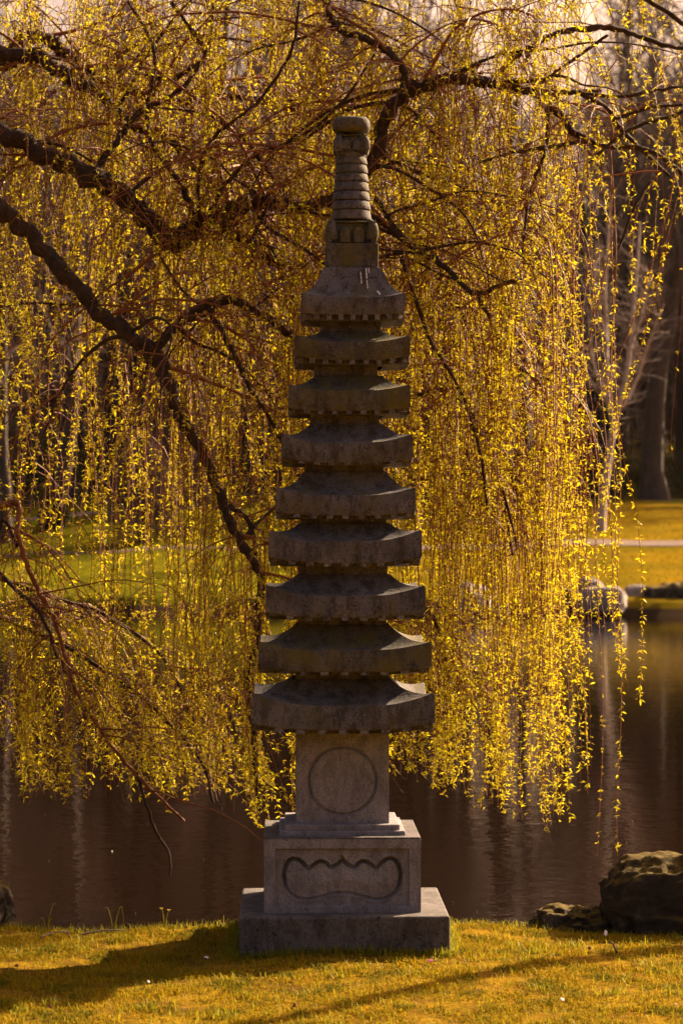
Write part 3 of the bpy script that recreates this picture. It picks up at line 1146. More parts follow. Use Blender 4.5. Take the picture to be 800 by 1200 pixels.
def limb(name, pxs, par=willow, per=7, n=10, mat='willow_bark', rough=0.09, knob=0.14):
    """pxs: rows of (px, py, width px, distance)"""
    rows = np.array([np.append(P(a, b, Yd), w * Yd / FPX / 2) for a, b, w, Yd in pxs])
    c_ = catmull(rows, per)
    c_[:, 3] = np.maximum(c_[:, 3], 0.003)
    r = c_[:, 3] * (1 + knob * np.sin(np.arange(len(c_)) * 1.7 + rng.uniform(0, 6)) * rng.uniform(0.3, 1, len(c_)))
    pts = c_[:, :3].copy()
    jig = rng.normal(0, 1, (len(pts), 3)) * (c_[:, 3] * 0.26)[:, None]
    pts[1:-1] += jig[1:-1]
    mb = MB()
    tube(mb, pts - TRUNK, r, n, rough=rough)
    o = obj(name, mb.mesh(name, M[mat]), par)
    carriers.append((pts, r))
    return pts, r


# trunk and main limbs (the trunk stands left of the picture)
tw = [TRUNK + np.array(v) for v in ((0, 0, -0.3), (0.02, 0, 0.2), (0.06, 0.02, 1.2), (0.1, 0, 2.4), (0.2, 0, 3.4), (0.3, 0.05, 4.6), (0.25, 0.1, 6.2))]
tr = [0.62, 0.50, 0.42, 0.40, 0.38, 0.30, 0.2]
c_ = catmull(np.column_stack((tw, tr)), 6)
mb = MB()
tube(mb, c_[:, :3] - TRUNK, c_[:, 3], 18, rough=0.05)
obj('trunk', mb.mesh('trunk', M['willow_bark']), willow)

HT = 480  # pixel height of the fork on the trunk, far left
L = {}
L['a'] = limb('limb', [(-330, 210, 40, 19.6), (-200, 130, 32, 19.4), (-90, 120, 26, 19.2), (0, 154, 23, 19.0), (58, 184, 22, 19.0), (110, 205, 24, 19.0), (150, 232, 24, 19.0), (183, 268, 25, 19.0), (200, 283, 26, 19.0),
                      (228, 268, 20, 19.0), (260, 248, 18, 18.9), (300, 236, 17, 18.8), (345, 241, 15, 18.7), (392, 238, 14, 18.6)])
L['b'] = limb('limb', [(-320, 160, 34, 19.6), (-170, 130, 25, 19.0), (-70, 190, 21, 18.7), (0, 245, 20, 18.5), (40, 282, 19, 18.5), (90, 336, 19, 18.4), (130, 376, 18, 18.4), (176, 408, 18, 18.3), (192, 435, 17, 18.3), (210, 488, 15, 18.2),
                      (235, 527, 12, 18.2), (262, 590, 12, 18.2), (285, 642, 11, 18.1), (306, 676, 9, 18.1)])
L['c'] = limb('limb', [(392, 238, 14, 18.6), (415, 222, 14, 18.6), (434, 190, 15, 18.6), (449, 150, 16, 18.6), (470, 113, 15, 18.6), (500, 98, 14, 18.6), (535, 92, 13, 18.6), (577, 95, 13, 18.7), (620, 104, 12, 18.8), (660, 106, 7, 18.9), (704, 105, 4, 19.0)])
L['d'] = limb('limb', [(260, 260, 12, 19.0), (290, 285, 12, 19.1), (320, 305, 12, 19.2), (352, 315, 12, 19.3), (380, 321, 11, 19.4), (430, 318, 9, 19.5), (480, 340, 7, 19.6), (520, 380, 5, 19.7)])
L['e'] = limb('limb', [(392, 240, 10, 18.6), (445, 258, 9, 18.4), (480, 285, 8, 18.3), (520, 312, 7, 18.2), (558, 343, 6, 18.1), (590, 331, 5, 18.1), (608, 330, 4, 18.1)])
L['f'] = limb('limb', [(178, 408, 12, 18.3), (210, 381, 11, 18.4), (240, 356, 11, 18.5), (270, 351, 10, 18.6), (310, 370, 9, 18.6), (345, 396, 8, 18.7), (400, 430, 6, 18.8), (450, 480, 4, 18.9)])
L['g'] = limb('limb', [(470, 112, 12, 18.6), (475, 90, 10, 18.6), (463, 66, 9, 18.6), (440, 49, 9, 18.7), (410, 38, 9, 18.7), (390, 25, 8, 18.8), (383, 5, 8, 18.8), (380, -30, 8, 18.9), (400, -90, 6, 19.0), (460, -150, 4, 19.1)])
L['h'] = limb('limb', [(-250, 10, 30, 20.2), (-120, -10, 26, 20.4), (0, 72, 20, 20.4), (20, 47, 16, 20.4), (55, 45, 15, 20.4), (85, 68, 14, 20.4), (120, 90, 13, 20.3), (165, 108, 12, 20.2), (205, 118, 11, 20.2), (260, 112, 9, 20.1), (330, 122, 7, 20.0), (400, 150, 5, 20.0)])
L['i'] = limb('limb', [(-200, 130, 22, 20.0), (-60, 40, 20, 19.9), (0, 62, 17, 19.8), (45, 66, 16, 19.8), (80, 90, 15, 19.8), (120, 110, 13, 19.8), (155, 145, 11, 19.8), (200, 165, 9, 19.8), (250, 220, 7, 19.8)])
L['j'] = limb('limb', [(-280, -100, 30, 20.0), (-100, -180, 24, 20.2), (100, -190, 20, 20.0), (280, -150, 16, 19.8), (450, -120, 13, 19.6), (600, -80, 10, 19.5), (730, -20, 7, 19.5), (850, 60, 4, 19.5)])
L['k'] = limb('limb', [(-300, 560, 26, 18.6), (-180, 540, 18, 18.2), (-60, 580, 12, 18.0), (0, 592, 9, 17.9), (20, 590, 7, 17.9), (22, 630, 6, 17.8), (40, 682, 6, 17.8), (66, 732, 5.5, 17.8), (86, 800, 5, 17.7), (122, 862, 4.5, 17.7), (160, 908, 4, 17.7), (216, 962, 3, 17.7)], mat='willow_twig')
B = []


def branch(pxs, **kw):
    B.append(limb('branch', pxs, n=6, **kw))


branch([(244, 360, 7, 18.5), (270, 405, 7, 18.5), (290, 450, 6, 18.5), (322, 502, 5, 18.5), (352, 560, 4, 18.5)])
branch([(306, 676, 9, 18.1), (302, 740, 8, 18.1), (291, 795, 9, 18.1), (293, 830, 8, 18.1), (298, 865, 7, 18.1), (300, 915, 5, 18.1), (305, 950, 3, 18.1)])
branch([(262, 590, 7, 18.2), (290, 610, 6, 18.2), (300, 650, 5, 18.15)])
branch([(622, 106, 9, 18.8), (650, 130, 9, 18.8), (682, 160, 9, 18.8), (710, 170, 7, 18.9), (760, 175, 6, 19.0), (805, 205, 5, 19.1)])
branch([(577, 95, 7, 18.7), (600, 70, 7, 18.7), (640, 43, 7, 18.8), (690, 31, 8, 18.9), (730, 34, 7, 19.0), (770, 48, 6, 19.1), (810, 58, 5, 19.2)])
branch([(680, 108, 7, 18.9), (710, 125, 7, 18.9), (724, 146, 7, 18.9), (745, 168, 5, 19.0), (785, 205, 4, 19.1)])
branch([(630, 99, 4, 18.8), (670, 70, 4, 18.7), (712, 40, 4, 18.6)])
branch([(685, 108, 4, 18.9), (730, 112, 4, 18.9), (770, 104, 4, 18.8), (810, 100, 3, 18.8)])
branch([(722, 138, 4, 18.9), (760, 125, 4, 18.8), (800, 122, 3, 18.8)])
branch([(690, 162, 5, 18.8), (640, 172, 5, 18.6), (600, 178, 4, 18.5), (560, 190, 3, 18.4)])
branch([(20, 640, 5, 17.8), (4, 610, 4, 17.9), (-4, 660, 4, 17.9), (18, 690, 5, 17.8), (48, 720, 5, 17.7), (64, 760, 4, 17.6), (78, 790, 3, 17.6)])
branch([(160, 905, 4, 17.7), (180, 968, 4, 17.7), (198, 1000, 3, 17.7), (200, 1026, 2, 17.7)])
branch([(-60, 700, 7, 18.0), (40, 740, 6, 18.2), (130, 790, 5, 18.4), (190, 840, 4, 18.4), (235, 890, 4, 18.4), (250, 940, 3, 18.4)])
branch([(-80, 640, 8, 19.0), (30, 690, 6, 19.2), (120, 720, 5, 19.3), (190, 770, 4, 19.3), (230, 850, 3, 19.3)])
branch([(200, 1, 5, 19.4), (240, 60, 6, 19.5), (222, 80, 6, 19.6), (200, 90, 7, 19.7), (170, 88, 5, 19.8)])
branch([(110, 205, 9, 19.0), (135, 165, 8, 19.1), (165, 130, 7, 19.2), (215, 100, 6, 19.3), (245, 50, 5, 19.4), (250, 0, 4, 19.5), (270, -60, 4, 19.6)])
branch([(215, 272, 9, 19.0), (225, 245, 8, 19.0), (205, 205, 7, 19.1), (180, 170, 7, 19.2), (172, 130, 6, 19.3), (180, 60, 5, 19.4), (150, 0, 4, 19.6)])
branch([(240, 258, 6, 18.9), (265, 215, 6, 18.8), (300, 180, 5, 18.7), (350, 160, 5, 18.6), (400, 120, 4, 18.5), (440, 60, 3, 18.4)])
branch([(235, 262, 5, 18.9), (232, 210, 5, 18.7), (250, 160, 5, 18.6), (300, 120, 4, 18.5), (340, 60, 4, 18.4), (350, 0, 3, 18.3)])
branch([(290, 240, 5, 18.8), (320, 270, 5, 18.6), (370, 300, 4, 18.4), (420, 350, 4, 18.3), (455, 420, 3, 18.2)])
branch([(440, 232, 6, 18.6), (470, 275, 6, 18.8), (510, 320, 5, 19.0), (545, 375, 5, 19.1), (560, 430, 4, 19.2), (570, 520, 3, 19.2)])
branch([(440, 180, 5, 18.6), (500, 205, 5, 18.9), (560, 225, 4, 19.2), (610, 260, 4, 19.4), (640, 320, 3, 19.5), (650, 400, 3, 19.6)])
branch([(470, 466, 7, 19.0), (500, 462, 7, 19.0), (530, 458, 6, 19.0), (560, 500, 5, 19.0), (590, 580, 4, 19.0), (605, 640, 3, 19.0)])
branch([(480, 345, 6, 19.6), (530, 400, 6, 19.4), (565, 470, 5, 19.3), (585, 560, 4, 19.2), (600, 650, 3, 19.2)])
branch([(470, 300, 5, 18.3), (500, 390, 5, 18.2), (535, 450, 4, 18.2), (560, 520, 4, 18.2), (572, 600, 3, 18.2)])
branch([(640, 104, 5, 18.8), (640, 170, 5, 18.6), (620, 230, 4, 18.4), (612, 300, 3, 18.3)])
branch([(640, 455, 4, 18.6), (600, 420, 4, 18.8), (560, 345, 5, 18.1)][::-1])
branch([(630, 440, 3, 18.7), (665, 455, 3, 18.7), (688, 485, 3, 18.7), (700, 530, 2.5, 18.7)])
branch([(860, 90, 6, 19.0), (800, 130, 5, 18.9), (740, 150, 4, 18.8), (690, 190, 3, 18.7)])
branch([(850, 150, 6, 19.6), (790, 190, 5, 19.4), (750, 230, 4, 19.2), (725, 290, 3, 19.1)])
branch([(480, 700, 5, 18.6), (505, 720, 5, 18.6), (520, 760, 4, 18.6), (527, 800, 3, 18.6)])

# pseudo-random side branches that grow from the limbs, rise or spread and then droop
def side_branch(start, r0, length, azim, rise, droop, nseg=9):
    p = [np.array(start, float)]
    d = np.array((math.cos(azim) * math.cos(rise), math.sin(azim) * math.cos(rise) * 0.8, math.sin(rise)))
    st = length / nseg
    for s in range(nseg):
        d = d + np.array((rng.normal(0, 0.16), rng.normal(0, 0.12), rng.normal(0, 0.12) - droop * (0.3 + 1.2 * s / nseg)))
        d /= np.linalg.norm(d)
        p.append(p[-1] + d * st)
    r = r0 * (1 - np.linspace(0, 1, nseg + 1) * 0.8)
    return np.column_stack((p, r))


main = [L[q] for q in 'abcdefghij']
made = 0
twig_mb = MB()
tw_carriers = []
while made < 110:
    pts, r = main[rng.choice(10, p=[.15, .08, .14, .10, .10, .07, .08, .12, .08, .08])]
    i_ = rng.integers(2, len(pts) - 1)
    px_, py_ = to_px(pts[i_])
    if px_ < -160 or px_ > 760:
        continue
    up_ = rng.uniform(-0.2, 1.0)
    az = rng.choice([0.0, math.pi], p=[0.68, 0.32]) + rng.normal(0, 0.75)
    if math.sin(az) < 0 and rng.random() < 0.75:
        az = -az
    row = side_branch(pts[i_], min(r[i_] * 0.5, rng.uniform(0.010, 0.022)), rng.uniform(0.9, 2.4), az, up_, rng.uniform(0.10, 0.22))
    c_ = catmull(row, 3)
    # nothing may poke towards the pagoda or the camera
    if c_[:, 1].min() < 17.0 or c_[:, 1].max() > 22.5 or c_[:, 2].min() < 0.9:
        continue
    ex, ey = to_px(c_[-1])
    if ex > 700 and ey > 180:
        continue
    mb = MB()
    tube(mb, c_[:, :3] - TRUNK, c_[:, 3], 5, rough=0.06)
    obj('branch', mb.mesh('branch', M['willow_bark'] if rng.random() < 0.55 else M['willow_twig']), willow)
    carriers.append((c_[:, :3], c_[:, 3]))
    made += 1

allw = list(carriers)
cnt = 0
while cnt < 750:
    pts, r = allw[rng.integers(len(allw))]
    i_ = rng.integers(1, len(pts))
    px_, py_ = to_px(pts[i_])
    if px_ < -160 or px_ > 860 or r[i_] > 0.09:
        continue
    if py_ > 590 and rng.random() < 0.65:
        continue
    az = rng.uniform(0, 2 * math.pi)
    if math.sin(az) < 0 and rng.random() < 0.6:
        az = -az
    row = side_branch(pts[i_], min(r[i_] * 0.7, rng.uniform(0.004, 0.009)), rng.uniform(0.5, 1.5), az, rng.uniform(-0.5, 0.9), rng.uniform(0.15, 0.4), 7)
    if row[:, 1].min() < 16.9 or row[:, 1].max() > 22.8 or row[:, 2].min() < 0.25:
        continue
    ex, ey = to_px(row[-1])
    if ex > 690 and ey > 200:
        continue
    tube(twig_mb, row[:, :3] - TRUNK, row[:, 3], 4, cap=False)
    tw_carriers.append((row[:, :3], row[:, 3]))
    cnt += 1
low_wood = [(p_, r_) for p_, r_ in allw if len(p_) > 6 and to_px(p_[len(p_) // 2])[1] > 580 and to_px(p_[len(p_) // 2])[0] < 330]
cnt = 0
while cnt < 40:
    pts, r = low_wood[rng.integers(len(low_wood))]
    i_ = rng.integers(1, len(pts))
    row = side_branch(pts[i_], min(r[i_] * 0.7, rng.uniform(0.004, 0.008)), rng.uniform(0.6, 1.5), rng.normal(0.1, 0.8), rng.uniform(-0.6, 0.3), rng.uniform(0.2, 0.4), 7)
    if row[:, 1].min() < 16.9 or row[:, 1].max() > 22 or to_px(row[-1])[1] < 690 or row[:, 2].min() < 0.3 or to_px(row[-1])[0] > 330:
        continue
    tube(twig_mb, row[:, :3] - TRUNK, row[:, 3], 4, cap=False)
    tw_carriers.append((row[:, :3], row[:, 3]))
    cnt += 1
tag(obj('twigs', twig_mb.mesh('twigs', M['willow_twig']), willow), kind='stuff')

# how much of each 100 px square of the photograph is covered with shoots
COVER = np.array([
    [.84, .88, .92, .95, .95, .90, .58, .46],
    [.78, .82, .92, .95, .95, .90, .50, .38],
    [.80, .82, .92, .92, .95, .92, .48, .26],
    [.45, .60, .75, .80, .82, .88, .42, .22],
    [.42, .48, .62, .80, .80, .84, .66, .07],
    [.28, .32, .60, .80, .76, .84, .78, .04],
    [.22, .26, .50, .80, .68, .84, .80, .03],
    [.46, .46, .64, .76, .68, .84, .76, .03],
    [.76, .86, .88, .84, .76, .88, .80, .02],
    [.45, .40, .45, .50, .40, .62, .60, .02],
    [.00, .00, .03, .05, .02, .02, .03, .00]])


def cover_at(px, py):
    c_ = np.clip(px / 100 - 0.5, -0.49, 7.49)
    r_ = np.clip(py / 100 - 0.5, 0, 10)
    i0, j0 = int(np.floor(r_)), int(np.floor(c_))
    fr_, fc_ = r_ - i0, c_ - j0
    j0c, j1c = max(j0, 0), min(j0 + 1, 7)
    i1 = min(i0 + 1, 10)
    v = (COVER[i0, j0c] * (1 - fc_) + COVER[i0, j1c] * fc_) * (1 - fr_) + (COVER[i1, j0c] * (1 - fc_) + COVER[i1, j1c] * fc_) * fr_
    v *= np.interp(px, [655, 684, 700], [1, 0.5, 0.10]) if py > 240 else np.interp(px, [640, 760], [1, 0.6])
    if py > 360 and px < 330:
        v *= 1.0 if py > 720 else 0.46
    nz_ = mn.noise(Vector((px * 0.035, py * 0.006, 1.7)))
    v *= min(1.8, max(0.06, 1 + 3.1 * nz_))
    # the ragged lower hem of the curtain
    hem = np.interp(px, [-100, 0, 60, 120, 200, 260, 300, 440, 470, 540, 570, 640, 690, 705, 720, 740, 760, 800],
                    [960, 958, 950, 930, 955, 960, 985, 960, 935, 945, 985, 1000, 985, 1005, 1000, 830, 820, 560])
    hem += 34 * mn.noise(Vector((px * 0.021, 4.4, 0.5))) + 14 * mn.noise(Vector((px * 0.07, 8.4, 0.5)))
    return 0.0 if py > hem else max(v, 0.01)


CELL = 20
grid = np.zeros((1400 // CELL, 1100 // CELL))           # leafy length per cell, from px -150, py -100
CAPAC = 7.8                                            # metres of shoot in a fully covered cell (about 0.12 m wide)


def cell(px, py):
    return int((py + 100) // CELL), int((px + 150) // CELL)


def shoot_path(start, length, lean_):
    n = max(4, int(length / 0.14))
    st = length / n
    p = [np.array(start, float)]
    d = np.array((rng.normal(0, 0.5), rng.normal(0, 0.35), rng.uniform(-0.5, 0.25)))
    ph = rng.uniform(0, 6)
    for s in range(n):
        k_ = min(1, 0.18 + s * 0.13)
        tgt = np.array((lean_ + 0.06 * math.sin(ph + s * 0.4), 0.04 * math.cos(ph + s * 0.33), -1.0))
        d = d * (1 - k_) + tgt * k_ + rng.normal(0, 0.035, 3)
        d /= np.linalg.norm(d)
        p.append(p[-1] + d * st)
    return np.array(p)


shoots = []
pool = [(pts, r) for pts, r in carriers if r.mean() < 0.05] + tw_carriers
starts = np.concatenate([pts[(r < 0.035)] for pts, r in pool])
pxs = np.array([to_px(q_) for q_ in starts])
ok = (pxs[:, 0] > -140) & (pxs[:, 0] < 880) & (pxs[:, 1] > -330)
starts, pxs = starts[ok], pxs[ok]
tries = 0
while tries < 40000 and len(shoots) < 6500:
    tries += 1
    i_ = rng.integers(len(starts))
    px_, py_ = pxs[i_]
    ln = rng.choice([rng.uniform(0.35, 1.1), rng.uniform(1.0, 2.4), rng.uniform(2.2, 4.2)], p=[.46, .36, .18])
    lean_ = rng.normal(0, 0.05)
    if py_ > 560 and px_ < 300:
        lean_ = rng.normal(0.12, 0.28)
    if py_ < 250:
        lean_ = rng.normal(0.0, 0.2)
    path = shoot_path(starts[i_] + rng.normal(0, 0.004, 3), ln, lean_)
    hem_off = rng.exponential(42)
    if path[:, 1].min() < 16.7:
        continue
    need, have, stop = 0.0, 0.0, len(path)
    cells = []
    inside = 0
    for s, q_ in enumerate(path):
        a, b = to_px(q_)
        if b > -60 and -100 < a < 900:
            cv = cover_at(a, b)
            if b > 500 and cover_at(a, b + hem_off) == 0.0:
                stop = s
                break
            c_ = cell(a, b)
            if 0 <= c_[0] < grid.shape[0] and 0 <= c_[1] < grid.shape[1]:
                cells.append(c_)
                need += cv * CAPAC * (CELL / 20) * 0.14 * 3.2 - grid[c_]
                inside += 1
        elif b > -60:
            need -= 0.5
    if stop < 4 or path[min(stop, len(path)) - 1, 2] < WATER + 0.25:
        continue
    path = path[:stop]
    if inside and need / inside < 0.10:
        continue
    if not inside and rng.random() > 0.04:
        continue
    for c_ in cells:
        grid[c_] += 0.14
    shoots.append(path)

# the lone shoots in front of the birch, and the last one near the right border
for pxp in ([(668, 455), (690, 490), (701, 560), (697, 640), (701, 720), (706, 850), (702, 950), (699, 1003)],
            [(716, 176), (717, 300), (722, 470), (727, 560), (723, 680), (728, 760), (727, 850), (722, 940), (723, 1003)],
            [(723, 470), (731, 540), (745, 600), (752, 680), (752, 760), (749, 822)],
            [(800, 200), (801, 300), (798, 380), (792, 440), (786, 520), (794, 552)],
            [(716, 180), (722, 300), (716, 420), (718, 520), (721, 620), (716, 700), (722, 745), (726, 790)],
            [(680, 160), (672, 260), (668, 360), (672, 440), (676, 520), (672, 600), (674, 690)],
            [(655, 130), (662, 230), (655, 330), (662, 400)], [(740, 165), (738, 230), (742, 300), (736, 345)], [(775, 178), (778, 260), (772, 330), (776, 380)],
            [(680, 500), (688, 600), (684, 700), (690, 800), (692, 900)]):
    Yd = rng.uniform(17.9, 18.9)
    shoots.append(catmull([P(a, b, Yd + 0.05 * i_) for i_, (a, b) in enumerate(pxp)], 6))
import sys
print('SHOOTS', len(shoots), 'tries', tries, file=sys.stderr)


def leaves(mb, path, dens, mat):
    seg = np.linalg.norm(np.diff(path, axis=0), axis=1)
    cum = np.concatenate(([0], np.cumsum(seg)))
    tot = cum[-1]
    n = int(tot * dens)
    if n < 2:
        return
    lo_ = rng.uniform(0.02, 0.16)
    s = np.sort(lo_ + (1 - lo_) * rng.uniform(0, 1, n) ** 0.9) * tot
    base = np.stack([np.interp(s, cum, path[:, q_]) for q_ in range(3)], 1)
    k_ = 3
    base = np.repeat(base, k_, 0)
    N = len(base)
    a = rng.uniform(0, 2 * math.pi, N)
    el = rng.normal(-0.15, 0.6, N)
    D = np.stack((np.cos(a) * np.cos(el), np.sin(a) * np.cos(el), np.sin(el)), 1)
    ref = rng.normal(0, 1, (N, 3))
    S = np.cross(D, ref)
    S /= np.linalg.norm(S, axis=1)[:, None] + 1e-9
    Nn = np.cross(D, S)
    l = (rng.uniform(0.014, 0.044, N) * rng.uniform(0.75, 1.3))[:, None]
    w = l * rng.uniform(0.09, 0.145, N)[:, None]
    up = np.array((0, 0, -1.0))
    m = base + D * l * 0.5 + Nn * l * 0.07
    t = base + D * l * 0.97 + up * l * 0.12
    V = np.stack((base, m + S * w, t, m - S * w), 1).reshape(-1, 3)
    i = np.arange(N) * 4
    mb.add(V, np.stack((i, i + 1, i + 2, i + 3), 1), mat)


def plen(p):
    return np.linalg.norm(np.diff(p, axis=0), axis=1).sum()


def seen(p):
    a = np.array([to_px(q_) for q_ in p])
    v = (a[:, 0] > 0) & (a[:, 0] < 800) & (a[:, 1] > 0) & (a[:, 1] < 1200) & ((np.abs(a[:, 0] - 402) > 90) | (a[:, 1] < 150))
    return v.mean() * plen(p)


order = sorted(range(len(shoots)), key=lambda q_: -seen(shoots[q_]))
front = set(order[:290])
rest = MB()
for q_, path in enumerate(shoots):
    ln = plen(path)
    r = np.linspace(0.0036, 0.0013, len(path)) * min(1.3, 0.75 + 0.15 * ln)
    dens = rng.choice([14, 20, 26], p=[.25, .4, .35])
    if rng.random() < 0.10:
        dens = 3
    if q_ in front:
        base = path[0]
        mb = MB()
        tube(mb, path - base, r, 4)
        o = obj('hanging_shoot', mb.mesh('hanging_shoot', M['willow_twig']), willow, tuple(base - TRUNK))
        mb = MB()
        leaves(mb, path - base, dens, 0)
        tag(obj('leaves', mb.mesh('leaves', M['willow_leaf'], False), o), kind='stuff')
    else:
        tube(rest, path - TRUNK, r, 3, 0, cap=False)
        leaves(rest, path - TRUNK, dens, 1)
tag(obj('foliage', rest.mesh('foliage', [M['willow_twig'], M['willow_leaf']], False), willow), kind='stuff')


# ------------------------------------------------------------------ trees of the far shore
def bare_tree(seed, H, r0, spread=0.34, first=0.16, n1=30, n2=9, n3=7, lean_=0.0, up=0.55):
    """trunk and crown meshes of a leafless tree"""
    rg = np.random.default_rng(seed)
    tk, cr = MB(), MB()
    n = 14
    p = [np.zeros(3)]
    d = np.array((lean_, 0, 1.0))
    for s in range(n):
        d = d + np.array((rg.normal(0, 0.06), rg.normal(0, 0.06), 0.12))
        d /= np.linalg.norm(d)
        p.append(p[-1] + d * H / n)
    p = np.array(p)
    t = np.linspace(0, 1, n + 1)
    r = r0 * (1 - t) ** 0.8 + 0.02
    r[0] *= 1.45
    tube(tk, p, r, 9, rough=0.05)

    def grow(mb, start, d, length, rad, seg, sides, wob, lift):
        q = [start]
        for s in range(seg):
            d = d + rg.normal(0, wob, 3) + np.array((0, 0, lift))
            d = d / math.sqrt(d @ d)
            q.append(q[-1] + d * length / seg)
        q = np.array(q)
        tube(mb, q, rad * np.linspace(1, 0.35, seg + 1), sides, cap=False)
        return q, d

    for b in range(n1):
        u = first + (1 - first) * (b + rg.uniform(0, 1)) / n1
        i = min(int(u * n), n - 1)
        st = p[i] + (p[i + 1] - p[i]) * (u * n - i)
        a = b * 2.4 + rg.normal(0, 0.4)
        el = up + rg.normal(0, 0.2) + 0.3 * u
        d1 = np.array((math.cos(a) * math.cos(el), math.sin(a) * math.cos(el), math.sin(el)))
        l1 = H * spread * (1.15 - 0.75 * u) * rg.uniform(0.7, 1.2)
        q1, _ = grow(cr, st, d1, l1, max(0.03, r0 * 0.36 * (1 - u * 0.7)), 6, 5, 0.12, 0.06)
        for c in range(n2):
            j = rg.integers(1, 6)
            d2 = (q1[j + 1 if j < 6 else 6] - q1[j]) if j < 6 else (q1[6] - q1[5])
            d2 = d2 / np.linalg.norm(d2) + rg.normal(0, 0.5, 3)
            q2, _ = grow(cr, q1[j], d2 / np.linalg.norm(d2), l1 * rg.uniform(0.3, 0.6), 0.028, 4, 3, 0.16, 0.06)
            for e in range(n3):
                k_ = rg.integers(1, 5)
                d3 = rg.normal(0, 0.6, 3) + (q2[4] - q2[0]) / (np.linalg.norm(q2[4] - q2[0]) + 1e-6)
                grow(cr, q2[k_], d3 / np.linalg.norm(d3), l1 * rg.uniform(0.12, 0.28), 0.015, 2, 3, 0.2, 0.03)
    return tk, cr


variants = []
for s, (H, r0, sp, fi) in enumerate(((19, 0.30, 0.30, 0.18), (21, 0.34, 0.26, 0.3), (17, 0.24, 0.34, 0.12), (23, 0.36, 0.24, 0.35), (18, 0.27, 0.30, 0.2))):
    tk, cr = bare_tree(100 + s, H, r0, sp, fi)
    variants.append((tk.mesh('trunk', M['wood_bark']), cr.mesh('crown', M['wood_twig'])))


def place_tree(name, label, cat, v, x, y, s, rz, group=None, mats=None):
    z = float(height(x, y)) - 0.1
    t = thing(name, label, cat, (x, y, z), group)
    t.rotation_euler = (0, 0, rz)
    t.scale = (s, s, s)
    obj('trunk', v[0], t)
    obj('crown', v[1], t)
    return t


spots = []
tries = 0
while len(spots) < 112 and tries < 20000:
    tries += 1
    y = 140 + 75 * rng.random() ** 1.3
    x = rng.uniform(-0.26, 0.24) * y
    # thinner towards the gap of bright sky on the right
    gap = math.exp(-((x / y * FPX + 400 - 615) / 105) ** 2)
    if rng.random() < gap * 0.97:
        continue
    if all((x - a) ** 2 + (y - b) ** 2 > 9 for a, b in spots) and not (12 < x < 20 and y < 146):
        spots.append((x, y))
for i_, (x, y) in enumerate(spots):
    place_tree('bare_tree', 'tall leafless brown tree in the wood on the far side of the pond', 'tree', variants[i_ % 5], x, y, rng.uniform(1.05, 1.6), rng.uniform(0, 6.28), 'bare trees of the wood across the pond')

far_spots = 0
while far_spots < 150:
    y = rng.uniform(205, 345)
    x = rng.uniform(-0.24, 0.22) * y
    gap = math.exp(-((x / y * FPX + 400 - 615) / 105) ** 2)
    if rng.random() < gap * 0.97:
        continue
    place_tree('bare_tree', 'distant leafless tree far back on the slope behind the nearer wood', 'tree', variants[far_spots % 5], x, y, rng.uniform(1.1, 1.7), rng.uniform(0, 6.28), 'distant bare trees far back in the wood')
    far_spots += 1

# big dark trunk on the right and dark trunks on the left
for label, px, pyb, Yd, H, r0, seed, ln in (
        ('thick dark trunk with a flared foot standing behind the birch on the right', 765, 592, 137.5, 22, 0.62, 31, 0.0),
        ('dark leaning trunk at the left beyond the far lawn, behind hanging shoots', 64, 624, 122.0, 18, 0.42, 32, 0.14),
        ('dark slim trunk cut by the left border above the far lawn', 6, 640, 116.0, 17, 0.33, 33, -0.05),
        ('dark upright trunk just left of the pagoda beyond the lawn', 236, 606, 133.0, 19, 0.36, 34, 0.03),
        ('brown trunk seen through the willow curtain right of the pagoda', 590, 600, 136.0, 19, 0.33, 35, -0.04)):
    b = P(px, pyb, Yd)
    tk, cr = bare_tree(seed, H, r0, 0.28, 0.33, 24, 6, 5, ln)
    v = (tk.mesh('trunk', M['dark_bark']), cr.mesh('crown', M['wood_twig']))
    place_tree('dark_trunk_tree', label, 'tree', v, b[0], Yd, 1.0, 0.0)

# a bare tree on the near bank, just right of the picture: its shadow crosses the lawn
tk, cr = bare_tree(36, 7.5, 0.11, 0.2, 0.55, 14, 4, 3)
place_tree('bank_tree', 'slender bare tree on the near bank to the right of the mossy boulder', 'tree', (tk.mesh('trunk', M['dark_bark']), cr.mesh('crown', M['wood_twig'])), 5.3, 17.9, 1.0, 0.0)

# the pale young birch with several stems
Yb = 113.3
bb = P(703, 630, Yb)
bz = float(height(bb[0], Yb)) - 0.05
birch = thing('birch', 'slim pale birch with several bare stems on the far lawn at the right', 'tree', (bb[0], Yb, bz))
B0 = np.array((bb[0], Yb, bz))
stems = [[(703, 633, 15), (705, 600, 12), (709, 565, 11), (713, 535, 10), (719, 500, 9), (724, 478, 8), (731, 452, 7), (738, 410, 6), (741, 370, 5), (746, 320, 4), (750, 260, 2.5)],
         [(719, 502, 7), (713, 470, 6), (711, 430, 5), (711, 390, 5), (709, 340, 4), (712, 290, 3), (716, 230, 2)],
         [(722, 486, 5), (733, 470, 4), (748, 440, 4), (757, 410, 3), (772, 370, 2)],
         [(715, 480, 4), (703, 450, 3.5), (694, 420, 3), (690, 380, 2.5), (684, 330, 1.5)],
         [(711, 400, 3), (700, 350, 2.5), (697, 310, 1.5)], [(738, 410, 3), (752, 370, 2.5), (762, 320, 1.5)]]
rg = np.random.default_rng(5)
tws = MB()
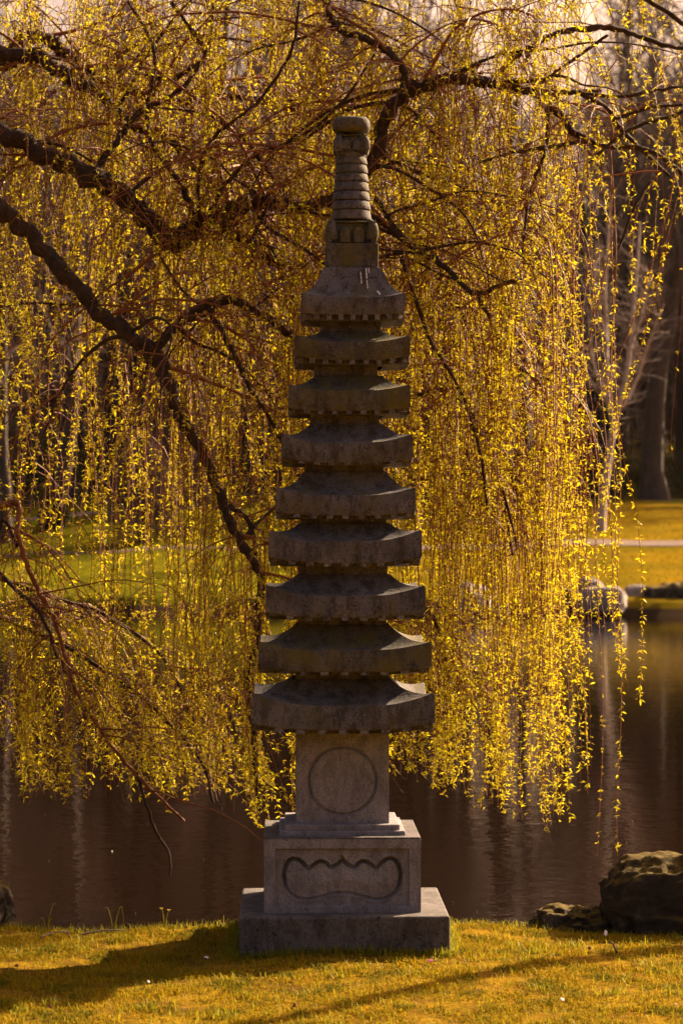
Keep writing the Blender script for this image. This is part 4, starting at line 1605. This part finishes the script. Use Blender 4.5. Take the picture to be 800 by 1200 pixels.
for i_, st in enumerate(stems):
    rows = np.array([np.append(P(a, b, Yb + (0 if i_ == 0 else 0.02 * (500 - b) * rg.uniform(-1, 1) * 0.3)), w * 0.85 * Yb / FPX / 2) for a, b, w in st])
    if i_:
        rows[0, :3] = P(st[0][0], st[0][1], Yb)
    c_ = catmull(rows, 4)
    mb = MB()
    tube(mb, c_[:, :3] - B0, c_[:, 3], 8)
    obj('trunk' if i_ == 0 else 'stem', mb.mesh('stem', M['birch_bark']), birch)
    for q in range(95):
        k_ = rg.integers(4 if i_ == 0 else 2, len(c_))
        if i_ == 0 and to_px(c_[k_])[1] > 520:
            continue
        d = np.array((rg.normal(0, 0.7), rg.normal(0, 0.7), rg.uniform(0.2, 1.0)))
        p = [c_[k_, :3]]
        for s in range(5):
            d = d + rg.normal(0, 0.14, 3)
            d /= np.linalg.norm(d)
            p.append(p[-1] + d * rg.uniform(0.2, 0.42))
        tube(tws, np.array(p) - B0, np.linspace(0.015, 0.006, 6), 3, cap=False)
obj('twigs', tws.mesh('twigs', M['birch_twig']), birch)['kind'] = 'stuff'


# drooping bare shrub on the left bank
def weeping_shrub(label, px, pyb, Yd, w, h, seed, n=420):
    b = P(px, pyb, Yd)
    z = float(height(b[0], Yd))
    rg = np.random.default_rng(seed)
    t = thing('weeping_shrub', label, 'shrub', (b[0], Yd, z))
    mb = MB()
    tube(mb, catmull([(0, 0, -0.1), (0.1, 0, h * 0.35), (-0.05, 0.05, h * 0.7), (0, 0, h * 0.9)], 5), np.linspace(0.2, 0.08, 16), 8, rough=0.05)
    obj('trunk', mb.mesh('trunk', M['dark_bark']), t)
    mb = MB()
    for q in range(n):
        a = rg.uniform(0, 2 * math.pi)
        rr = w / 2 * rg.uniform(0.15, 1) ** 0.6
        top = h * (0.75 + 0.25 * rg.random()) * (1 - 0.25 * (rr / (w / 2)) ** 2)
        end = rg.uniform(0.0, 0.35) * h
        p = [(0, 0, h * 0.72), (rr * 0.5 * math.cos(a), rr * 0.5 * math.sin(a), top), (rr * 0.88 * math.cos(a), rr * 0.88 * math.sin(a), top * 0.8), (rr * math.cos(a), rr * math.sin(a), max(end, 0.1))]
        p = np.array(p) + rg.normal(0, 0.12, (4, 3))
        p[0] = (0, 0, h * 0.72)
        tube(mb, catmull(p, 4), np.linspace(0.03, 0.014, 13), 3, cap=False)
    obj('crown', mb.mesh('crown', M['red_twig']), t)


weeping_shrub('purple-brown drooping bare shrub on the far lawn at the left', 166, 636, 112.0, 3.3, 4.9, 41)
weeping_shrub('taller reddish drooping bare tree behind the far lawn left of the pagoda', 205, 606, 128.0, 4.2, 8.5, 42, 520)


# evergreen and bramble shrubs under the trees
def leafy_shrub(name, label, px, pyb, Yd, w, h, mat, seed, n=2600, group=None, dz=0.8):
    b = P(px, pyb, Yd)
    z = float(height(b[0], Yd))
    rg = np.random.default_rng(seed)
    t = thing(name, label, 'shrub', (b[0], Yd, z), group)
    mb = MB()
    for q in range(7):
        a = q * 0.9
        tube(mb, np.array([(0, 0, -0.1), (w * 0.15 * math.cos(a), w * 0.15 * math.sin(a), h * 0.4), (w * 0.3 * math.cos(a), w * 0.3 * math.sin(a), h * 0.8)]), [0.06, 0.04, 0.02], 5)
    obj('stems', mb.mesh('stems', M['dark_bark']), t)['kind'] = 'stuff'
    nl = 16
    cen = np.column_stack((rg.normal(0, 0.22, nl) * w, rg.normal(0, 0.22, nl) * w * dz, rg.uniform(0.2, 0.8, nl) * h))
    rad = rg.uniform(0.16, 0.3, nl)
    k_ = rg.integers(0, nl, n)
    v = rg.normal(0, 1, (n, 3))
    v /= np.linalg.norm(v, axis=1)[:, None]
    pnt = cen[k_] + v * (rad[k_] * rg.uniform(0.6, 1.08, n))[:, None] * np.array((w, w * dz, h * 0.9))
    pnt[:, 2] = np.abs(pnt[:, 2]) + 0.03
    D = rg.normal(0, 1, (n, 3)) + v
    D /= np.linalg.norm(D, axis=1)[:, None]
    S = np.cross(D, rg.normal(0, 1, (n, 3)))
    S /= np.linalg.norm(S, axis=1)[:, None]
    l = rg.uniform(0.10, 0.24, n)[:, None]
    V = np.stack((pnt, pnt + D * l * 0.5 + S * l * 0.28, pnt + D * l, pnt + D * l * 0.5 - S * l * 0.28), 1).reshape(-1, 3)
    i = np.arange(n) * 4
    mb = MB()
    mb.add(V, np.stack((i, i + 1, i + 2, i + 3), 1))
    obj('leaves', mb.mesh('leaves', mat, False), t)['kind'] = 'stuff'


for k_, (label, px, pyb, Yd, w, h, m) in enumerate((
        ('dark evergreen shrub behind the foot of the birch', 686, 590, 139, 3.4, 3.8, 'evergreen'),
        ('low dark evergreen between the birch and the thick trunk', 735, 586, 143, 3.2, 2.2, 'ivy'),
        ('dark evergreen shrub at the right border below the wood', 812, 588, 141, 3.0, 2.6, 'evergreen'),
        ('dark evergreen shrub at the far left between dark trunks', 34, 605, 133, 3.0, 4.2, 'evergreen'),
        ('small rounded dark bush beside the upper path at the left', 64, 622, 121, 1.3, 1.3, 'evergreen'),
        ('wide olive bush behind the upper path at the left', 110, 590, 143, 4.4, 2.8, 'ivy'),
        ('olive bush behind the drooping shrub', 190, 590, 146, 4.0, 3.2, 'ivy'),
        ('dark evergreen bush just left of the pagoda at the wood edge', 265, 588, 146, 3.6, 3.4, 'evergreen'),
        ('olive bush at the wood edge hidden behind the pagoda sides', 335, 588, 147, 3.8, 2.8, 'ivy'),
        ('olive bush at the wood edge right of the pagoda', 500, 588, 146, 4.0, 3.0, 'ivy'),
        ('dark evergreen bush seen through the willow curtain', 560, 586, 147, 3.6, 3.6, 'evergreen'),
        ('broad olive bush at the curtain right edge', 632, 586, 147, 4.2, 2.6, 'ivy'))):
    leafy_shrub('evergreen_shrub' if m == 'evergreen' else 'olive_shrub', label, px, pyb, Yd, w, h, M[m], 60 + k_)


# undergrowth of the wood: a low mass of leaves and thin saplings
mb = MB()
n = 26000
x = rng.uniform(-60, 60, n)
y = 143 + 70 * rng.random(n) ** 1.5
cl = np.array([mn.fractal(Vector((a * 0.13, b * 0.13, 3.3)), 1.0, 2.0, 4) for a, b in zip(x, y)])
hh = np.clip(0.7 + 1.6 * cl, 0.05, 3)
pnt = np.stack((x, y, height(x, y) + hh * rng.random(n)), 1)
D = rng.normal(0, 1, (n, 3)) + np.array((0, 0, 0.6))
D /= np.linalg.norm(D, axis=1)[:, None]
S = np.cross(D, rng.normal(0, 1, (n, 3)))
S /= np.linalg.norm(S, axis=1)[:, None]
l = rng.uniform(0.15, 0.5, n)[:, None]
V = np.stack((pnt, pnt + D * l * 0.5 + S * l * 0.22, pnt + D * l, pnt + D * l * 0.5 - S * l * 0.22), 1).reshape(-1, 3)
i = np.arange(n) * 4
mb.add(V, np.stack((i, i + 1, i + 2, i + 3), 1), 0)
for q in range(900):
    xx, yy = rng.uniform(-55, 55), 141 + 80 * rng.random()
    zz = float(height(xx, yy))
    H = rng.uniform(2, 8)
    d = rng.normal(0, 0.12, 2)
    p = np.array([(xx, yy, zz - 0.1), (xx + d[0] * H * 0.4, yy + d[1] * H * 0.4, zz + H * 0.5), (xx + d[0] * H + rng.normal(0, .2), yy + d[1] * H, zz + H)])
    tube(mb, p, [0.05, 0.035, 0.015], 3, 1, cap=False)
    for w_ in range(7):
        t = rng.uniform(0.35, 1)
        s0 = p[0] + (p[2] - p[0]) * t
        tube(mb, np.array([s0, s0 + np.array((rng.normal(0, 0.5), rng.normal(0, 0.5), rng.uniform(0.4, 1.2)))]), [0.022, 0.01], 3, 1, cap=False)
tag(obj('undergrowth', mb.mesh('undergrowth', [M['ivy'], M['wood_twig']])), kind='stuff')

# the far wood behind the countable trees: one mass of trunks and twigs
tkv, crv = zip(*[bare_tree(300 + s, 22, 0.3, 0.26, 0.25, 16, 4, 3) for s in range(3)])
mb = MB()
for q in range(120):
    y = rng.uniform(195, 345)
    x = rng.uniform(-0.33, 0.3) * y
    gap = math.exp(-((x / y * FPX + 400 - 615) / 105) ** 2)
    if rng.random() < gap * 0.97:
        continue
    s = rng.uniform(1.1, 1.7)
    a = rng.uniform(0, 6.28)
    rot = np.array(((math.cos(a), -math.sin(a), 0), (math.sin(a), math.cos(a), 0), (0, 0, 1)))
    o_ = np.array((x, y, float(height(x, y)) - 0.2))
    for src, mt in ((tkv[q % 3], 0), (crv[q % 3], 1)):
        V = np.concatenate(src.v) @ rot.T * s + o_
        quads = [f for f in src.f if f.shape[1] == 4]
        mb.add(V, np.concatenate(quads), mt)
tag(obj('far_wood', mb.mesh('far_wood', [M['wood_bark'], M['wood_twig']])), kind='stuff')

# ------------------------------------------------------------------ the thin warm air between here and the wood
hz = bpy.data.materials.new('haze')
hz.use_nodes = True
hz.node_tree.nodes.remove(hz.node_tree.nodes['Principled BSDF'])
pv = hz.node_tree.nodes.new('ShaderNodeVolumePrincipled')
pv.inputs['Color'].default_value = (0.95, 0.84, 0.80, 1)
pv.inputs['Density'].default_value = 0.00002
pv.inputs['Anisotropy'].default_value = 0.3
hz.node_tree.links.new(pv.outputs[0], hz.node_tree.nodes['Material Output'].inputs['Volume'])
mb = box_bm(-950, 950, -70, 1650, -4.0, 95.0)
tag(obj('haze', mb.mesh('haze', hz, False)), kind='stuff')
